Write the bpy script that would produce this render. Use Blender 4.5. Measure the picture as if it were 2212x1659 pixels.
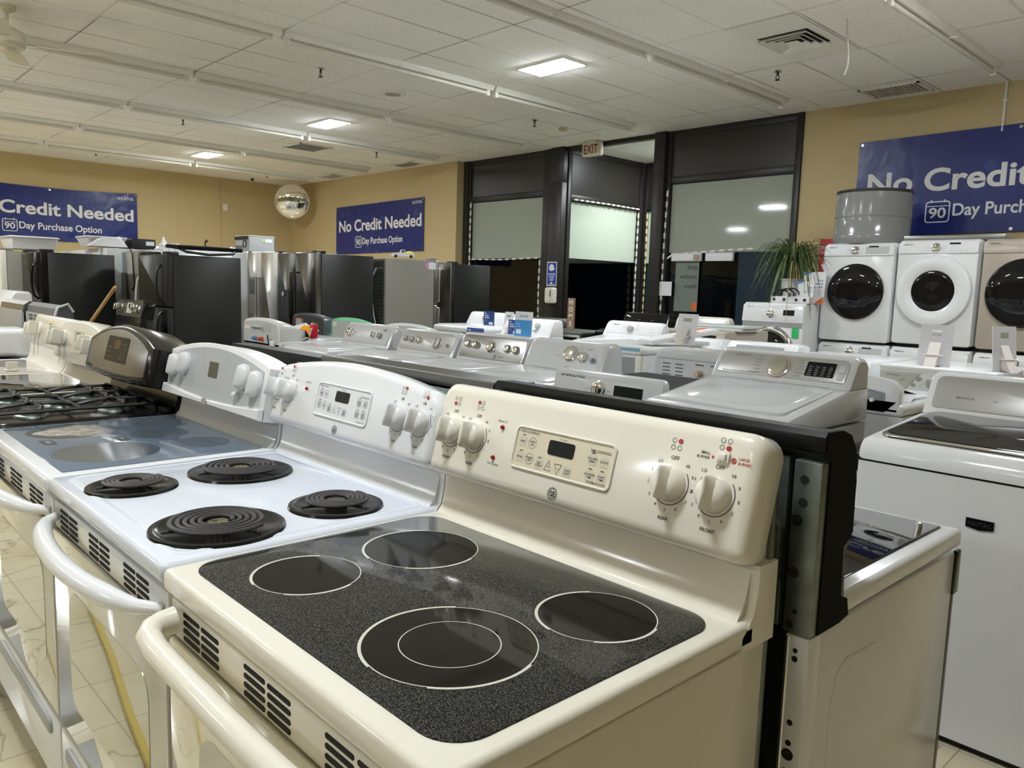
import bpy, bmesh, math, random
from mathutils import Vector, Matrix
PI = math.pi
for o in list(bpy.data.objects):
    bpy.data.objects.remove(o, do_unlink=True)
SC = bpy.context.scene
COL = SC.collection
random.seed(7)

# ---------------------------------------------------------------- camera
cd = bpy.data.cameras.new('camera')
cam = bpy.data.objects.new('camera', cd)
COL.objects.link(cam)
yaw, pit, rol = 0.815382761, -0.121071254, 0.0310149537
fw = Vector((-math.sin(yaw)*math.cos(pit), math.cos(yaw)*math.cos(pit), math.sin(pit)))
rt = Vector((math.cos(yaw), math.sin(yaw), 0))
up = rt.cross(fw)
r2 = rt*math.cos(rol) + up*math.sin(rol)
u2 = up*math.cos(rol) - rt*math.sin(rol)
Mc = Matrix((r2, u2, -fw)).transposed().to_4x4()
Mc.translation = Vector((1.32799404, -0.451134863, 1.40172735))
cam.matrix_world = Mc
cd.sensor_width = 36.0
cd.lens = 36.0*1692.46/2212.0
cd.clip_start = 0.05
cd.clip_end = 120
SC.camera = cam
# ---------------------------------------------------------------- world, exposure
w = bpy.data.worlds.new('night')
SC.world = w
w.use_nodes = True
w.node_tree.nodes['Background'].inputs[0].default_value = (0.010, 0.014, 0.020, 1)
w.node_tree.nodes['Background'].inputs[1].default_value = 1.0
vs = SC.view_settings
vs.view_transform = 'Standard'
vs.look = 'None'
vs.gamma = 1.0
vs.use_curve_mapping = False
vs.exposure = 1.6
LAMP = 42.0
HC = 3.55        # ceiling height
XL = -15.4       # left wall
YA = 8.25        # tan wall left of the shop front
YB = 8.45        # shop front / tan wall right
XR, YF = 7.0, -14.0

# ---------------------------------------------------------------- materials
def S(r, g, b):
    f = lambda c: (c/255/12.92) if c/255 <= 0.04045 else ((c/255+0.055)/1.055)**2.4
    return (f(r), f(g), f(b))
MATS = {}
def mat(name, c, rough=0.4, metal=0.0, spec=0.5, coat=0.0, emit=0.0, bump=None, speck=None, aniso=None):
    if name in MATS: return MATS[name]
    m = bpy.data.materials.new(name)
    m.use_nodes = True
    nt = m.node_tree
    b = nt.nodes['Principled BSDF']
    b.inputs['Base Color'].default_value = (*c, 1)
    b.inputs['Roughness'].default_value = rough
    b.inputs['Metallic'].default_value = metal
    b.inputs['Specular IOR Level'].default_value = spec
    b.inputs['Coat Weight'].default_value = coat
    b.inputs['Coat Roughness'].default_value = 0.03
    if emit:
        b.inputs['Emission Color'].default_value = (*c, 1)
        b.inputs['Emission Strength'].default_value = emit
    tc = nt.nodes.new('ShaderNodeTexCoord')
    if speck:      # (scale, colour2, lo, hi)
        n = nt.nodes.new('ShaderNodeTexNoise')
        n.inputs['Scale'].default_value = speck[0]
        n.inputs['Detail'].default_value = speck[4] if len(speck) > 4 else 2
        nt.links.new(tc.outputs['Object'], n.inputs['Vector'])
        rp = nt.nodes.new('ShaderNodeValToRGB')
        rp.color_ramp.elements[0].position = speck[2]
        rp.color_ramp.elements[1].position = speck[3]
        rp.color_ramp.elements[0].color = (*c, 1)
        rp.color_ramp.elements[1].color = (*speck[1], 1)
        nt.links.new(n.outputs['Fac'], rp.inputs['Fac'])
        nt.links.new(rp.outputs['Color'], b.inputs['Base Color'])
    if bump:       # (scale, strength)
        n2 = nt.nodes.new('ShaderNodeTexNoise')
        n2.inputs['Scale'].default_value = bump[0]
        n2.inputs['Detail'].default_value = 3
        nt.links.new(tc.outputs['Object'], n2.inputs['Vector'])
        bp = nt.nodes.new('ShaderNodeBump')
        bp.inputs['Strength'].default_value = bump[1]
        bp.inputs['Distance'].default_value = 0.002
        nt.links.new(n2.outputs['Fac'], bp.inputs['Height'])
        nt.links.new(bp.outputs['Normal'], b.inputs['Normal'])
    if aniso:      # brushed: stretched noise in roughness; axis to stretch along
        mp = nt.nodes.new('ShaderNodeMapping')
        sc = [300, 300, 300]
        sc['xyz'.index(aniso)] = 3
        mp.inputs['Scale'].default_value = sc
        n3 = nt.nodes.new('ShaderNodeTexNoise')
        n3.inputs['Scale'].default_value = 1.0
        nt.links.new(tc.outputs['Object'], mp.inputs['Vector'])
        nt.links.new(mp.outputs['Vector'], n3.inputs['Vector'])
        mr = nt.nodes.new('ShaderNodeMapRange')
        mr.inputs['To Min'].default_value = rough*0.75
        mr.inputs['To Max'].default_value = rough*1.35
        nt.links.new(n3.outputs['Fac'], mr.inputs['Value'])
        nt.links.new(mr.outputs['Result'], b.inputs['Roughness'])
    b.inputs['Coat IOR'].default_value = 1.7
    MATS[name] = m
    return m

M_white = mat('white_enamel', (0.78, 0.79, 0.80), 0.16, bump=(220, 0.02))
M_whitec = mat('white_cooktop_enamel', (0.72, 0.76, 0.84), 0.10, bump=(220, 0.02))
M_whitep = mat('white_plastic', (0.76, 0.76, 0.76), 0.3)
M_panelw = mat('white_panel_film', (0.47, 0.50, 0.515), 0.3)
M_bisque = mat('bisque_enamel', S(230, 225, 211), 0.14, bump=(150, 0.03))
M_bisqp = mat('bisque_plastic', S(232, 228, 216), 0.22)
M_bisqpad = mat('bisque_keypad', S(222, 212, 186), 0.3)
M_bisqkey = mat('bisque_key', S(206, 200, 180), 0.4)
M_black = mat('black_enamel', (0.007, 0.007, 0.007), 0.18, spec=0.35)
M_blackm = mat('black_matte', (0.012, 0.012, 0.011), 0.45)
M_blackf = mat('flat_black_paint', (0.010, 0.010, 0.010), 0.8, spec=0.1)
M_blackt = mat('black_textured_steel', (0.018, 0.018, 0.017), 0.35, bump=(300, 0.25))
M_iron = mat('cast_iron', (0.02, 0.02, 0.02), 0.42, bump=(400, 0.15))
M_coil = mat('coil_element_grey', (0.045, 0.042, 0.043), 0.42)
M_glassb = mat('black_glass', (0.006, 0.006, 0.007), 0.03, spec=0.42)
M_speck = mat('speckled_black_glass', (0.006, 0.006, 0.006), 0.07, spec=0.28, speck=(640, (0.17, 0.17, 0.155), 0.46, 0.74, 3))
M_zone = mat('burner_zone_black', (0.007, 0.007, 0.006), 0.05, spec=0.24)
M_ring = mat('burner_ring_white', S(205, 205, 192), 0.3)
M_blueglass = mat('pale_blue_glass', (0.15, 0.19, 0.25), 0.05)
M_bluezone = mat('pale_blue_burner_zone', (0.095, 0.115, 0.14), 0.09)
M_stain = mat('burnt_food_stain', S(120, 112, 100), 0.5, speck=(40, S(178, 170, 158), 0.35, 0.65, 4))
M_steel = mat('brushed_steel', (0.55, 0.54, 0.51), 0.30, metal=1.0, aniso='z')
M_steelh = mat('brushed_steel_horizontal', (0.33, 0.33, 0.325), 0.32, metal=1.0, aniso='x')
M_dsteel = mat('dark_stainless', (0.17, 0.165, 0.155), 0.24, metal=1.0, aniso='z')
M_dsteelh = mat('dark_stainless_top', (0.11, 0.11, 0.105), 0.34, metal=1.0, bump=(500, 0.1))
M_chrome = mat('chrome', (0.75, 0.75, 0.74), 0.10, metal=1.0)
M_galv = mat('galvanised_steel', (0.17, 0.20, 0.18), 0.40, metal=0.85, speck=(30, (0.26, 0.29, 0.27), 0.3, 0.7, 4))
M_galvd = mat('dark_galvanised_steel', (0.055, 0.06, 0.045), 0.40, metal=0.7)
M_silver = mat('silver_paint', (0.44, 0.435, 0.42), 0.30, metal=0.25)
M_silverw = mat('silver_white_paint', (0.60, 0.61, 0.62), 0.16)
M_greyp = mat('grey_plastic', (0.33, 0.34, 0.34), 0.35)
M_lgrey = mat('light_grey_plastic', (0.50, 0.52, 0.51), 0.3)
M_dgrey = mat('dark_blue_grey_plastic', (0.10, 0.115, 0.135), 0.3)
M_greyside = mat('grey_side_steel', (0.27, 0.255, 0.225), 0.38, bump=(250, 0.1))
M_taupe = mat('grey_brown_panel', (0.30, 0.275, 0.24), 0.5)
M_champ = mat('champagne_paint', S(186, 176, 163), 0.25, metal=0.2)
M_text = mat('dark_marking', (0.03, 0.03, 0.035), 0.5)
M_textg = mat('grey_marking', (0.22, 0.22, 0.22), 0.5)
M_textl = mat('pale_marking', (0.55, 0.55, 0.55), 0.5)
M_red = mat('red_marking', S(176, 38, 42), 0.3)
M_disp = mat('display_glass', (0.003, 0.004, 0.004), 0.30, spec=0.25)
M_dispg = mat('grey_display', S(86, 86, 80), 0.2)
M_slot = mat('slot_black', (0.003, 0.003, 0.003), 0.8)
M_oven = mat('white_oven_glass', S(184, 181, 168), 0.02, spec=1.0, coat=1.0)
M_ovenw = mat('oven_window_glass', S(146, 144, 126), 0.02, spec=1.0, coat=1.0)
M_ovenb = mat('bisque_oven_glass', S(188, 180, 154), 0.02, spec=1.0, coat=1.0)
M_banner = None
M_bwhite = mat('banner_white', (0.80, 0.80, 0.80), 0.5)
M_fan = mat('aged_cream_plastic', S(214, 206, 182), 0.35)
M_lampw = mat('white_fixture_enamel', S(236, 234, 226), 0.4)
M_tube = mat('fluorescent_tube_glass', S(222, 218, 206), 0.15)
M_led = mat('led_panel_diffuser', (0.91, 0.96, 1.0), 0.5, emit=LAMP)
M_leddim = mat('dimmed_led_panel_diffuser', (0.91, 0.96, 1.0), 0.5, emit=LAMP*0.85)  # same panel as the others, output lowered only to hold back foreground brightness
M_alum = mat('dark_bronze_frame', (0.024, 0.021, 0.018), 0.38, spec=0.35)
M_alump = mat('dark_bronze_panel', (0.032, 0.029, 0.023), 0.33, spec=0.4, bump=(160, 0.5))
M_film = mat('frosted_window_film', S(160, 168, 154), 0.05)
M_filml = mat('lit_frosted_window_film', S(196, 206, 190), 0.05)  # same film as above; the brightness of the lit alcove is in its colour
M_paper = mat('white_paper', (0.80, 0.79, 0.80), 0.6)
M_card = mat('cream_cardboard', S(222, 214, 208), 0.7)
M_plate = mat('white_sign_backing', (0.70, 0.69, 0.72), 0.4)
M_bluesign = mat('blue_sign', S(24, 62, 168), 0.35)
M_navy = mat('navy_card', S(44, 74, 140), 0.4)
M_sky = mat('light_blue_card', S(70, 150, 214), 0.4)
M_orange = mat('orange_print', S(228, 108, 44), 0.5)
M_cloth = mat('yellow_orange_cloth', S(240, 160, 12), 0.9, bump=(60, 0.6))
M_canred = mat('red_can_paint', S(190, 24, 44), 0.25, metal=0.2)
M_green = mat('mint_green_plastic', S(104, 200, 146), 0.3)
M_leaf = mat('long_green_leaf', S(54, 78, 34), 0.45, speck=(3, S(92, 112, 52), 0.3, 0.7))
M_leafd = mat('dry_yellow_leaf', S(150, 140, 84), 0.6)
M_wood = mat('pale_wood', S(206, 170, 110), 0.5, speck=(14, S(186, 146, 88), 0.3, 0.7))
M_signwood = mat('brown_wood_sign', S(140, 112, 86), 0.6)
M_drum = mat('grey_enamel_drum', (0.27, 0.27, 0.265), 0.14)
M_wire = mat('black_cable', (0.01, 0.01, 0.01), 0.5)
M_wirew = mat('white_cable', (0.7, 0.7, 0.66), 0.5)
M_ledmod = mat('white_led_module', (0.80, 0.78, 0.70), 0.4)
M_ledmody = mat('yellowed_led_module', S(226, 206, 140), 0.4)
M_exit = mat('exit_sign_plastic', S(222, 214, 190), 0.4)
M_exitred = mat('exit_letter_red', S(130, 30, 30), 0.5)
M_firered = mat('fire_sign_red', S(196, 32, 36), 0.4)
M_bluefilm = mat('blue_protective_film', S(128, 178, 196), 0.25)
M_hose = mat('yellow_hose', S(206, 178, 50), 0.5)
M_mirror = mat('mirror', (0.9, 0.9, 0.88), 0.01, metal=1.0)
M_rust = mat('tan_rubber', S(196, 168, 140), 0.5)
M_sticker = mat('green_label', S(50, 190, 110), 0.4)
M_clearbox = mat('milky_plastic', (0.62, 0.66, 0.64), 0.15)

def pane_material():
    m = bpy.data.materials.new('window_pane_glass')
    m.use_nodes = True
    nt = m.node_tree
    nt.nodes.clear()
    out = nt.nodes.new('ShaderNodeOutputMaterial')
    mx = nt.nodes.new('ShaderNodeMixShader')
    fr = nt.nodes.new('ShaderNodeFresnel')
    fr.inputs['IOR'].default_value = 1.42
    g = nt.nodes.new('ShaderNodeBsdfGlossy')
    g.inputs['Roughness'].default_value = 0.0
    t = nt.nodes.new('ShaderNodeBsdfTransparent')
    t.inputs['Color'].default_value = (0.72, 0.78, 0.75, 1)
    nt.links.new(fr.outputs[0], mx.inputs[0])
    nt.links.new(t.outputs[0], mx.inputs[1])
    nt.links.new(g.outputs[0], mx.inputs[2])
    nt.links.new(mx.outputs[0], out.inputs[0])
    return m
M_pane = pane_material()

def nodes_of(name, rough, spec=0.5):
    m = bpy.data.materials.new(name)
    m.use_nodes = True
    b = m.node_tree.nodes['Principled BSDF']
    b.inputs['Roughness'].default_value = rough
    b.inputs['Specular IOR Level'].default_value = spec
    return m, m.node_tree, b

def math_node(nt, op, a, b=None, c=None):
    n = nt.nodes.new('ShaderNodeMath')
    n.operation = op
    for i, v in enumerate((a, b, c)):
        if v is None: continue
        if isinstance(v, (int, float)): n.inputs[i].default_value = v
        else: nt.links.new(v, n.inputs[i])
    return n.outputs[0]

def grid_mask(nt, co, px, py, ox, oy, wd):
    # 1 on the joints of a px by py grid
    sep = nt.nodes.new('ShaderNodeSeparateXYZ')
    nt.links.new(co, sep.inputs[0])
    res = []
    for ax, p, o in ((0, px, ox), (1, py, oy)):
        a = math_node(nt, 'SUBTRACT', sep.outputs[ax], o)
        a = math_node(nt, 'DIVIDE', a, p)
        a = math_node(nt, 'FRACT', a)
        a = math_node(nt, 'SUBTRACT', a, 0.5)
        a = math_node(nt, 'ABSOLUTE', a)
        a = math_node(nt, 'GREATER_THAN', a, 0.5 - wd/p)
        res.append(a)
    return math_node(nt, 'MAXIMUM', res[0], res[1])

def mixc(nt, fac, a, b):
    n = nt.nodes.new('ShaderNodeMix')
    n.data_type = 'RGBA'
    for i, v in ((0, fac), (6, a), (7, b)):
        if isinstance(v, tuple): n.inputs[i].default_value = (*v, 1)
        elif isinstance(v, (int, float)): n.inputs[i].default_value = v
        else: nt.links.new(v, n.inputs[i])
    return n.outputs[2]

def ramp(nt, fac, p0, p1):
    n = nt.nodes.new('ShaderNodeMapRange')
    n.inputs['From Min'].default_value = p0
    n.inputs['From Max'].default_value = p1
    nt.links.new(fac, n.inputs['Value'])
    return n.outputs['Result']

def noise(nt, co, scale, detail=2, stretch=None, dist=0.0):
    n = nt.nodes.new('ShaderNodeTexNoise')
    n.inputs['Scale'].default_value = scale
    n.inputs['Detail'].default_value = detail
    n.inputs['Distortion'].default_value = dist
    if stretch:
        mp = nt.nodes.new('ShaderNodeMapping')
        mp.inputs['Scale'].default_value = stretch
        nt.links.new(co, mp.inputs['Vector'])
        co = mp.outputs['Vector']
    nt.links.new(co, n.inputs['Vector'])
    return n.outputs['Fac']

# ceiling tiles 0.61 x 1.22 with pin-holed texture
M_ceil, nt, b = nodes_of('acoustic_ceiling_tile', 0.85, 0.2)
co = nt.nodes.new('ShaderNodeTexCoord').outputs['Object']
base = mixc(nt, ramp(nt, noise(nt, co, 0.6), 0.35, 0.65), S(247, 245, 240), S(241, 238, 231))
pit1 = ramp(nt, noise(nt, co, 45, 3, (1.0, 2.2, 1.0)), 0.62, 0.72)
base = mixc(nt, math_node(nt, 'MULTIPLY', pit1, 0.55), base, S(120, 112, 98))
jt = grid_mask(nt, co, 0.61, 1.22, -1.81, 5.32, 0.010)
base = mixc(nt, math_node(nt, 'MULTIPLY', jt, 0.55), base, S(214, 210, 200))
jt2 = grid_mask(nt, co, 0.61, 1.22, -1.795, 5.335, 0.0035)
gap = math_node(nt, 'MULTIPLY', jt2, ramp(nt, noise(nt, co, 0.9, 1), 0.45, 0.6))
base = mixc(nt, gap, base, S(60, 52, 44))
nt.links.new(base, b.inputs['Base Color'])
bp = nt.nodes.new('ShaderNodeBump'); bp.inputs['Strength'].default_value = 0.25; bp.inputs['Distance'].default_value = 0.004
nt.links.new(noise(nt, co, 60, 4), bp.inputs['Height']); nt.links.new(bp.outputs[0], b.inputs['Normal'])

# floor: cream marbled 12 inch tiles
M_floor, nt, b = nodes_of('cream_marbled_tile', 0.14)
co = nt.nodes.new('ShaderNodeTexCoord').outputs['Object']
base = mixc(nt, ramp(nt, noise(nt, co, 2.2, 4), 0.35, 0.7), S(224, 216, 192), S(208, 196, 160))
v = noise(nt, co, 1.1, 5, None, 1.2)
vein = ramp(nt, math_node(nt, 'ABSOLUTE', math_node(nt, 'SUBTRACT', v, 0.5)), 0.012, 0.0)
base = mixc(nt, math_node(nt, 'MULTIPLY', vein, 0.5), base, S(96, 84, 66))
st = ramp(nt, noise(nt, co, 26, 2, (1.0, 0.18, 1.0)), 0.68, 0.75)
base = mixc(nt, math_node(nt, 'MULTIPLY', st, 0.35), base, S(110, 98, 78))
base = mixc(nt, math_node(nt, 'MULTIPLY', grid_mask(nt, co, 0.305, 0.305, 0.02, 0.05, 0.0020), 0.6), base, S(96, 88, 72))
nt.links.new(base, b.inputs['Base Color'])

# tan painted wall
M_tan, nt, b = nodes_of('tan_wall_paint', 0.6, 0.3)
co = nt.nodes.new('ShaderNodeTexCoord').outputs['Object']
base = mixc(nt, ramp(nt, noise(nt, co, 0.5, 3), 0.3, 0.7), S(204, 184, 140), S(197, 177, 133))
nt.links.new(base, b.inputs['Base Color'])
bp = nt.nodes.new('ShaderNodeBump'); bp.inputs['Strength'].default_value = 0.15; bp.inputs['Distance'].default_value = 0.003
nt.links.new(noise(nt, co, 120, 3), bp.inputs['Height']); nt.links.new(bp.outputs[0], b.inputs['Normal'])

# banner vinyl: navy with paler triangles and gentle waves
M_banner, nt, b = nodes_of('navy_vinyl_banner', 0.32)
co = nt.nodes.new('ShaderNodeTexCoord').outputs['Object']
mp = nt.nodes.new('ShaderNodeMapping'); mp.inputs['Scale'].default_value = (5.5, 5.5, 5.5); mp.inputs['Rotation'].default_value = (0, 0, 0)
nt.links.new(co, mp.inputs['Vector'])
vo = nt.nodes.new('ShaderNodeTexVoronoi'); vo.distance = 'MANHATTAN'; vo.inputs['Scale'].default_value = 1.0
nt.links.new(mp.outputs[0], vo.inputs['Vector'])
sp = nt.nodes.new('ShaderNodeSeparateColor'); nt.links.new(vo.outputs['Color'], sp.inputs[0])
msk = math_node(nt, 'MULTIPLY', ramp(nt, sp.outputs[0], 0.62, 0.66), ramp(nt, vo.outputs['Distance'], 0.52, 0.48))
base = mixc(nt, math_node(nt, 'MULTIPLY', msk, 0.5), S(30, 43, 116), S(62, 80, 152))
nt.links.new(base, b.inputs['Base Color'])
bp = nt.nodes.new('ShaderNodeBump'); bp.inputs['Strength'].default_value = 0.35; bp.inputs['Distance'].default_value = 0.03
nt.links.new(noise(nt, co, 3.2, 2, (1, 1, 1), 0.6), bp.inputs['Height']); nt.links.new(bp.outputs[0], b.inputs['Normal'])

# ---------------------------------------------------------------- mesh helpers
def rrect(x0, x1, y0, y1, r, n=5):
    pts = []
    if not isinstance(r, (tuple, list)): r = (r, r, r, r)      # bl, br, tr, tl
    for (cx, cy, a0, q) in ((x0, y0, PI, r[0]), (x1, y0, 1.5*PI, r[1]), (x1, y1, 0, r[2]), (x0, y1, PI/2, r[3])):
        sx = 1 if cx == x0 else -1
        sy = 1 if cy == y0 else -1
        if q <= 1e-6:
            pts.append((cx, cy)); continue
        for i in range(n+1):
            a = a0 + (PI/2)*i/n
            pts.append((cx + sx*q + q*math.cos(a), cy + sy*q + q*math.sin(a)))
    return pts
def ell(cx, cy, a, b, n=28):
    return [(cx + a*math.cos(2*PI*i/n), cy + b*math.sin(2*PI*i/n)) for i in range(n)]
def crown(pts, h, half, ymid):
    # raise the upper part of an outline into a shallow arch
    return [(x, y + (h*(1 - (x/half)**2) if y > ymid else 0)) for x, y in pts]
def inset(pts, d):
    n = len(pts); out = []
    for i in range(n):
        p0, p1, p2 = pts[i-1], pts[i], pts[(i+1) % n]
        def nrm(a, b):
            dx, dy = b[0]-a[0], b[1]-a[1]
            l = math.hypot(dx, dy) or 1e-9
            return (-dy/l, dx/l)
        n1, n2 = nrm(p0, p1), nrm(p1, p2)
        mx, my = n1[0]+n2[0], n1[1]+n2[1]
        l = math.hypot(mx, my) or 1e-9
        k = d/max(0.5, (l/2))
        out.append((p1[0]+mx/l*k, p1[1]+my/l*k))
    return out
def frame(o, u, v):
    u, v, o = Vector(u).normalized(), Vector(v).normalized(), Vector(o)
    w = u.cross(v)
    M = Matrix((u, v, w)).transposed().to_4x4()
    M.translation = o
    return M
I4 = Matrix()
_tc = {}
def text_mesh(s, bold):
    k = (s, bold)
    if k not in _tc:
        cu = bpy.data.curves.new('txt', 'FONT')
        cu.body = s; cu.size = 1; cu.offset = bold; cu.resolution_u = 5 if bold >= .02 else 2
        o = bpy.data.objects.new('txt', cu)
        me = o.to_mesh()
        vs_ = [tuple(v.co) for v in me.vertices]
        fs = [tuple(p.vertices) for p in me.polygons]
        o.to_mesh_clear()
        bpy.data.objects.remove(o); bpy.data.curves.remove(cu)
        _tc[k] = (vs_, fs)
    return _tc[k]
CAP = max(v[1] for v in text_mesh('H', 0)[0])

class MB:
    def __init__(s, M=None):
        s.bm = bmesh.new(); s.M = M.copy() if M else Matrix()
    def at(s, M): s.M = M.copy(); return s
    def v(s, p): return s.bm.verts.new(s.M @ Vector(p))
    def f(s, vs_):
        try: return s.bm.faces.new(vs_)
        except ValueError: return None
    def box(s, x0, x1, y0, y1, z0, z1, bev=0, seg=2, edges=None):
        t = bmesh.new()
        vv = [t.verts.new((x, y, z)) for x in (x0, x1) for y in (y0, y1) for z in (z0, z1)]
        for q in ((0, 1, 3, 2), (4, 6, 7, 5), (0, 4, 5, 1), (2, 3, 7, 6), (0, 2, 6, 4), (1, 5, 7, 3)):
            t.faces.new([vv[i] for i in q])
        if bev:
            es = []
            for e in t.edges:
                a, b_ = e.verts[0].co, e.verts[1].co
                if edges == 'top' and not (a.z == z1 and b_.z == z1): continue
                if edges == 'topv' and (a.z == z0 and b_.z == z0): continue
                if edges == 'z' and a.z == b_.z: continue
                if edges == 'x' and a.x == b_.x: continue
                if edges == 'front' and not (a.y == y0 and b_.y == y0): continue
                if edges == 'y' and a.y == b_.y: continue
                es.append(e)
            bmesh.ops.bevel(t, geom=es, offset=bev, segments=seg, affect='EDGES', profile=0.5, clamp_overlap=True)
        return s.merge(t)
    def merge(s, t):
        mp = {v_: s.v(v_.co) for v_ in t.verts}
        for f_ in t.faces: s.f([mp[v_] for v_ in f_.verts])
        t.free(); return s
    def loft(s, rings, cap0=True, cap1=True, closed=True):
        R = [[s.v(p) for p in r] for r in rings]
        n = len(R[0])
        for a, b_ in zip(R[:-1], R[1:]):
            for i in range(n if closed else n-1):
                j = (i+1) % n
                s.f([a[i], a[j], b_[j], b_[i]])
        if cap0: s.f(R[0][::-1])
        if cap1: s.f(R[-1])
        return s
    def slab(s, pts, layers, cap0=True, cap1=True):
        return s.loft([[(x, y, w_) for x, y in inset(pts, d)] for (w_, d) in layers], cap0, cap1)
    def plate(s, pts, w0, w1, r=0.0):
        if r <= 0: return s.slab(pts, [(w0, 0), (w1, 0)])
        return s.slab(pts, [(w0, 0), (w1-r, 0), (w1-0.3*r, 0.3*r), (w1, r)])
    def prism(s, pts, axis, a0, a1):
        def P(p, a):
            return (a, p[0], p[1]) if axis == 'x' else ((p[0], a, p[1]) if axis == 'y' else (p[0], p[1], a))
        return s.loft([[P(p, a0) for p in pts], [P(p, a1) for p in pts]])
    def lathe(s, prof, o=(0, 0, 0), M=None, n=28, cap0=False, cap1=False):
        o = Vector(o)
        rings = []
        for r, h in prof:
            rings.append([Vector((o.x + r*math.cos(2*PI*i/n), o.y + r*math.sin(2*PI*i/n), o.z + h)) for i in range(n)])
        if M: rings = [[M @ p for p in r] for r in rings]
        return s.loft(rings, cap0, cap1)
    def cyl(s, p0, p1, r0, r1=None, n=16):
        p0, p1 = Vector(p0), Vector(p1)
        r1 = r0 if r1 is None else r1
        d = (p1-p0).normalized()
        a = d.orthogonal().normalized(); b_ = d.cross(a)
        rg = lambda p, r: [p + a*(r*math.cos(2*PI*i/n)) + b_*(r*math.sin(2*PI*i/n)) for i in range(n)]
        return s.loft([rg(p0, r0), rg(p1, r1)])
    def tube(s, path, r, n=8, closed=False, flat=1.0):
        P = [Vector(p) for p in path]
        m = len(P); rings = []
        prev = None
        for i in range(m):
            if closed: d = P[(i+1) % m] - P[i-1]
            else: d = P[min(i+1, m-1)] - P[max(i-1, 0)]
            d.normalize()
            if prev is None:
                ref = Vector((0, 0, 1)) if abs(d.z) < 0.9 else Vector((0, 1, 0))
                a = d.cross(ref).normalized()
            else:
                a = (prev - d*prev.dot(d)).normalized()
            prev = a
            b_ = d.cross(a)
            rr = r[i] if isinstance(r, (list, tuple)) else r
            rings.append([P[i] + a*(rr*math.cos(2*PI*k/n)) + b_*(rr*flat*math.sin(2*PI*k/n)) for k in range(n)])
        if closed:
            rings.append(rings[0])
            return s.loft(rings, False, False)
        return s.loft(rings)
    def ringflat(s, cx, cy, r0, r1, w_, a0=0.0, a1=2*PI, n=48, th=0.0008):
        full = abs(a1-a0-2*PI) < 1e-6
        m = n if full else n+1
        A = [a0 + (a1-a0)*i/n for i in range(m)]
        inn = [s.v((cx+r0*math.cos(a), cy+r0*math.sin(a), w_)) for a in A]
        ou = [s.v((cx+r1*math.cos(a), cy+r1*math.sin(a), w_)) for a in A]
        for i in range(m if full else m-1):
            j = (i+1) % m
            s.f([inn[i], ou[i], ou[j], inn[j]])
        return s
    def sphere(s, c, rx, ry=None, rz=None, n=16, m=10):
        ry = rx if ry is None else ry; rz = rx if rz is None else rz
        c = Vector(c)
        rings = [[c + Vector((rx*math.sin(PI*j/m)*math.cos(2*PI*i/n), ry*math.sin(PI*j/m)*math.sin(2*PI*i/n), -rz*math.cos(PI*j/m))) for i in range(n)] for j in range(1, m)]
        return s.loft(rings)
    def text(s, t, cap, u, v_, align='c', bold=0.0, w_=0.0008, fit=None, rot=0.0, sx=1.0):
        V, F = text_mesh(t, bold)
        if not V: return s
        xs = [p[0] for p in V]
        x0, x1 = min(xs), max(xs)
        k = cap/CAP
        kx = k*sx
        if fit: kx = fit/(x1-x0)
        off = {'l': x0, 'c': (x0+x1)/2, 'r': x1}[align]
        cr, sr = math.cos(rot), math.sin(rot)
        vv = []
        for p in V:
            a, b_ = (p[0]-off)*kx, p[1]*k
            vv.append(s.v((u + a*cr - b_*sr, v_ + a*sr + b_*cr, w_)))
        for f_ in F: s.f([vv[i] for i in f_])
        return s

def setprop(o, label=None, cat=None, group=None, kind=None):
    if label: o['label'] = label
    if cat: o['category'] = cat
    if group: o['group'] = group
    if kind: o['kind'] = kind
    return o
def obj(name, mb, m, parent=None, label=None, flat=False, ang=0.7):
    me = bpy.data.meshes.new(name)
    bmesh.ops.recalc_face_normals(mb.bm, faces=mb.bm.faces[:])
    mb.bm.to_mesh(me); mb.bm.free()
    me.materials.append(m)
    if not flat:
        me.shade_smooth()
        me.set_sharp_from_angle(angle=ang)
    o = bpy.data.objects.new(name, me)
    COL.objects.link(o)
    if parent: o.parent = parent
    if label: o['label'] = label
    return o
def thing(name, label, cat, loc=(0, 0, 0), rz=0.0, group=None):
    o = bpy.data.objects.new(name, None)
    o.empty_display_size = 0.1
    COL.objects.link(o)
    o.location = loc; o.rotation_euler = (0, 0, rz)
    return setprop(o, label, cat, group)
def dup(root, loc, rz=0.0, label=None, group=None):
    r = root.copy(); COL.objects.link(r)
    r.location = loc; r.rotation_euler = (0, 0, rz)
    if label: r['label'] = label
    if group: r['group'] = group
    for ch in list(root.children):
        c = ch.copy(); COL.objects.link(c); c.parent = r
        for g in list(ch.children):
            d = g.copy(); COL.objects.link(d); d.parent = c
    return r
def struct(name, mb, m, parent=None):
    o = obj(name, mb, m, parent)
    o['kind'] = 'structure'
    return o

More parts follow.
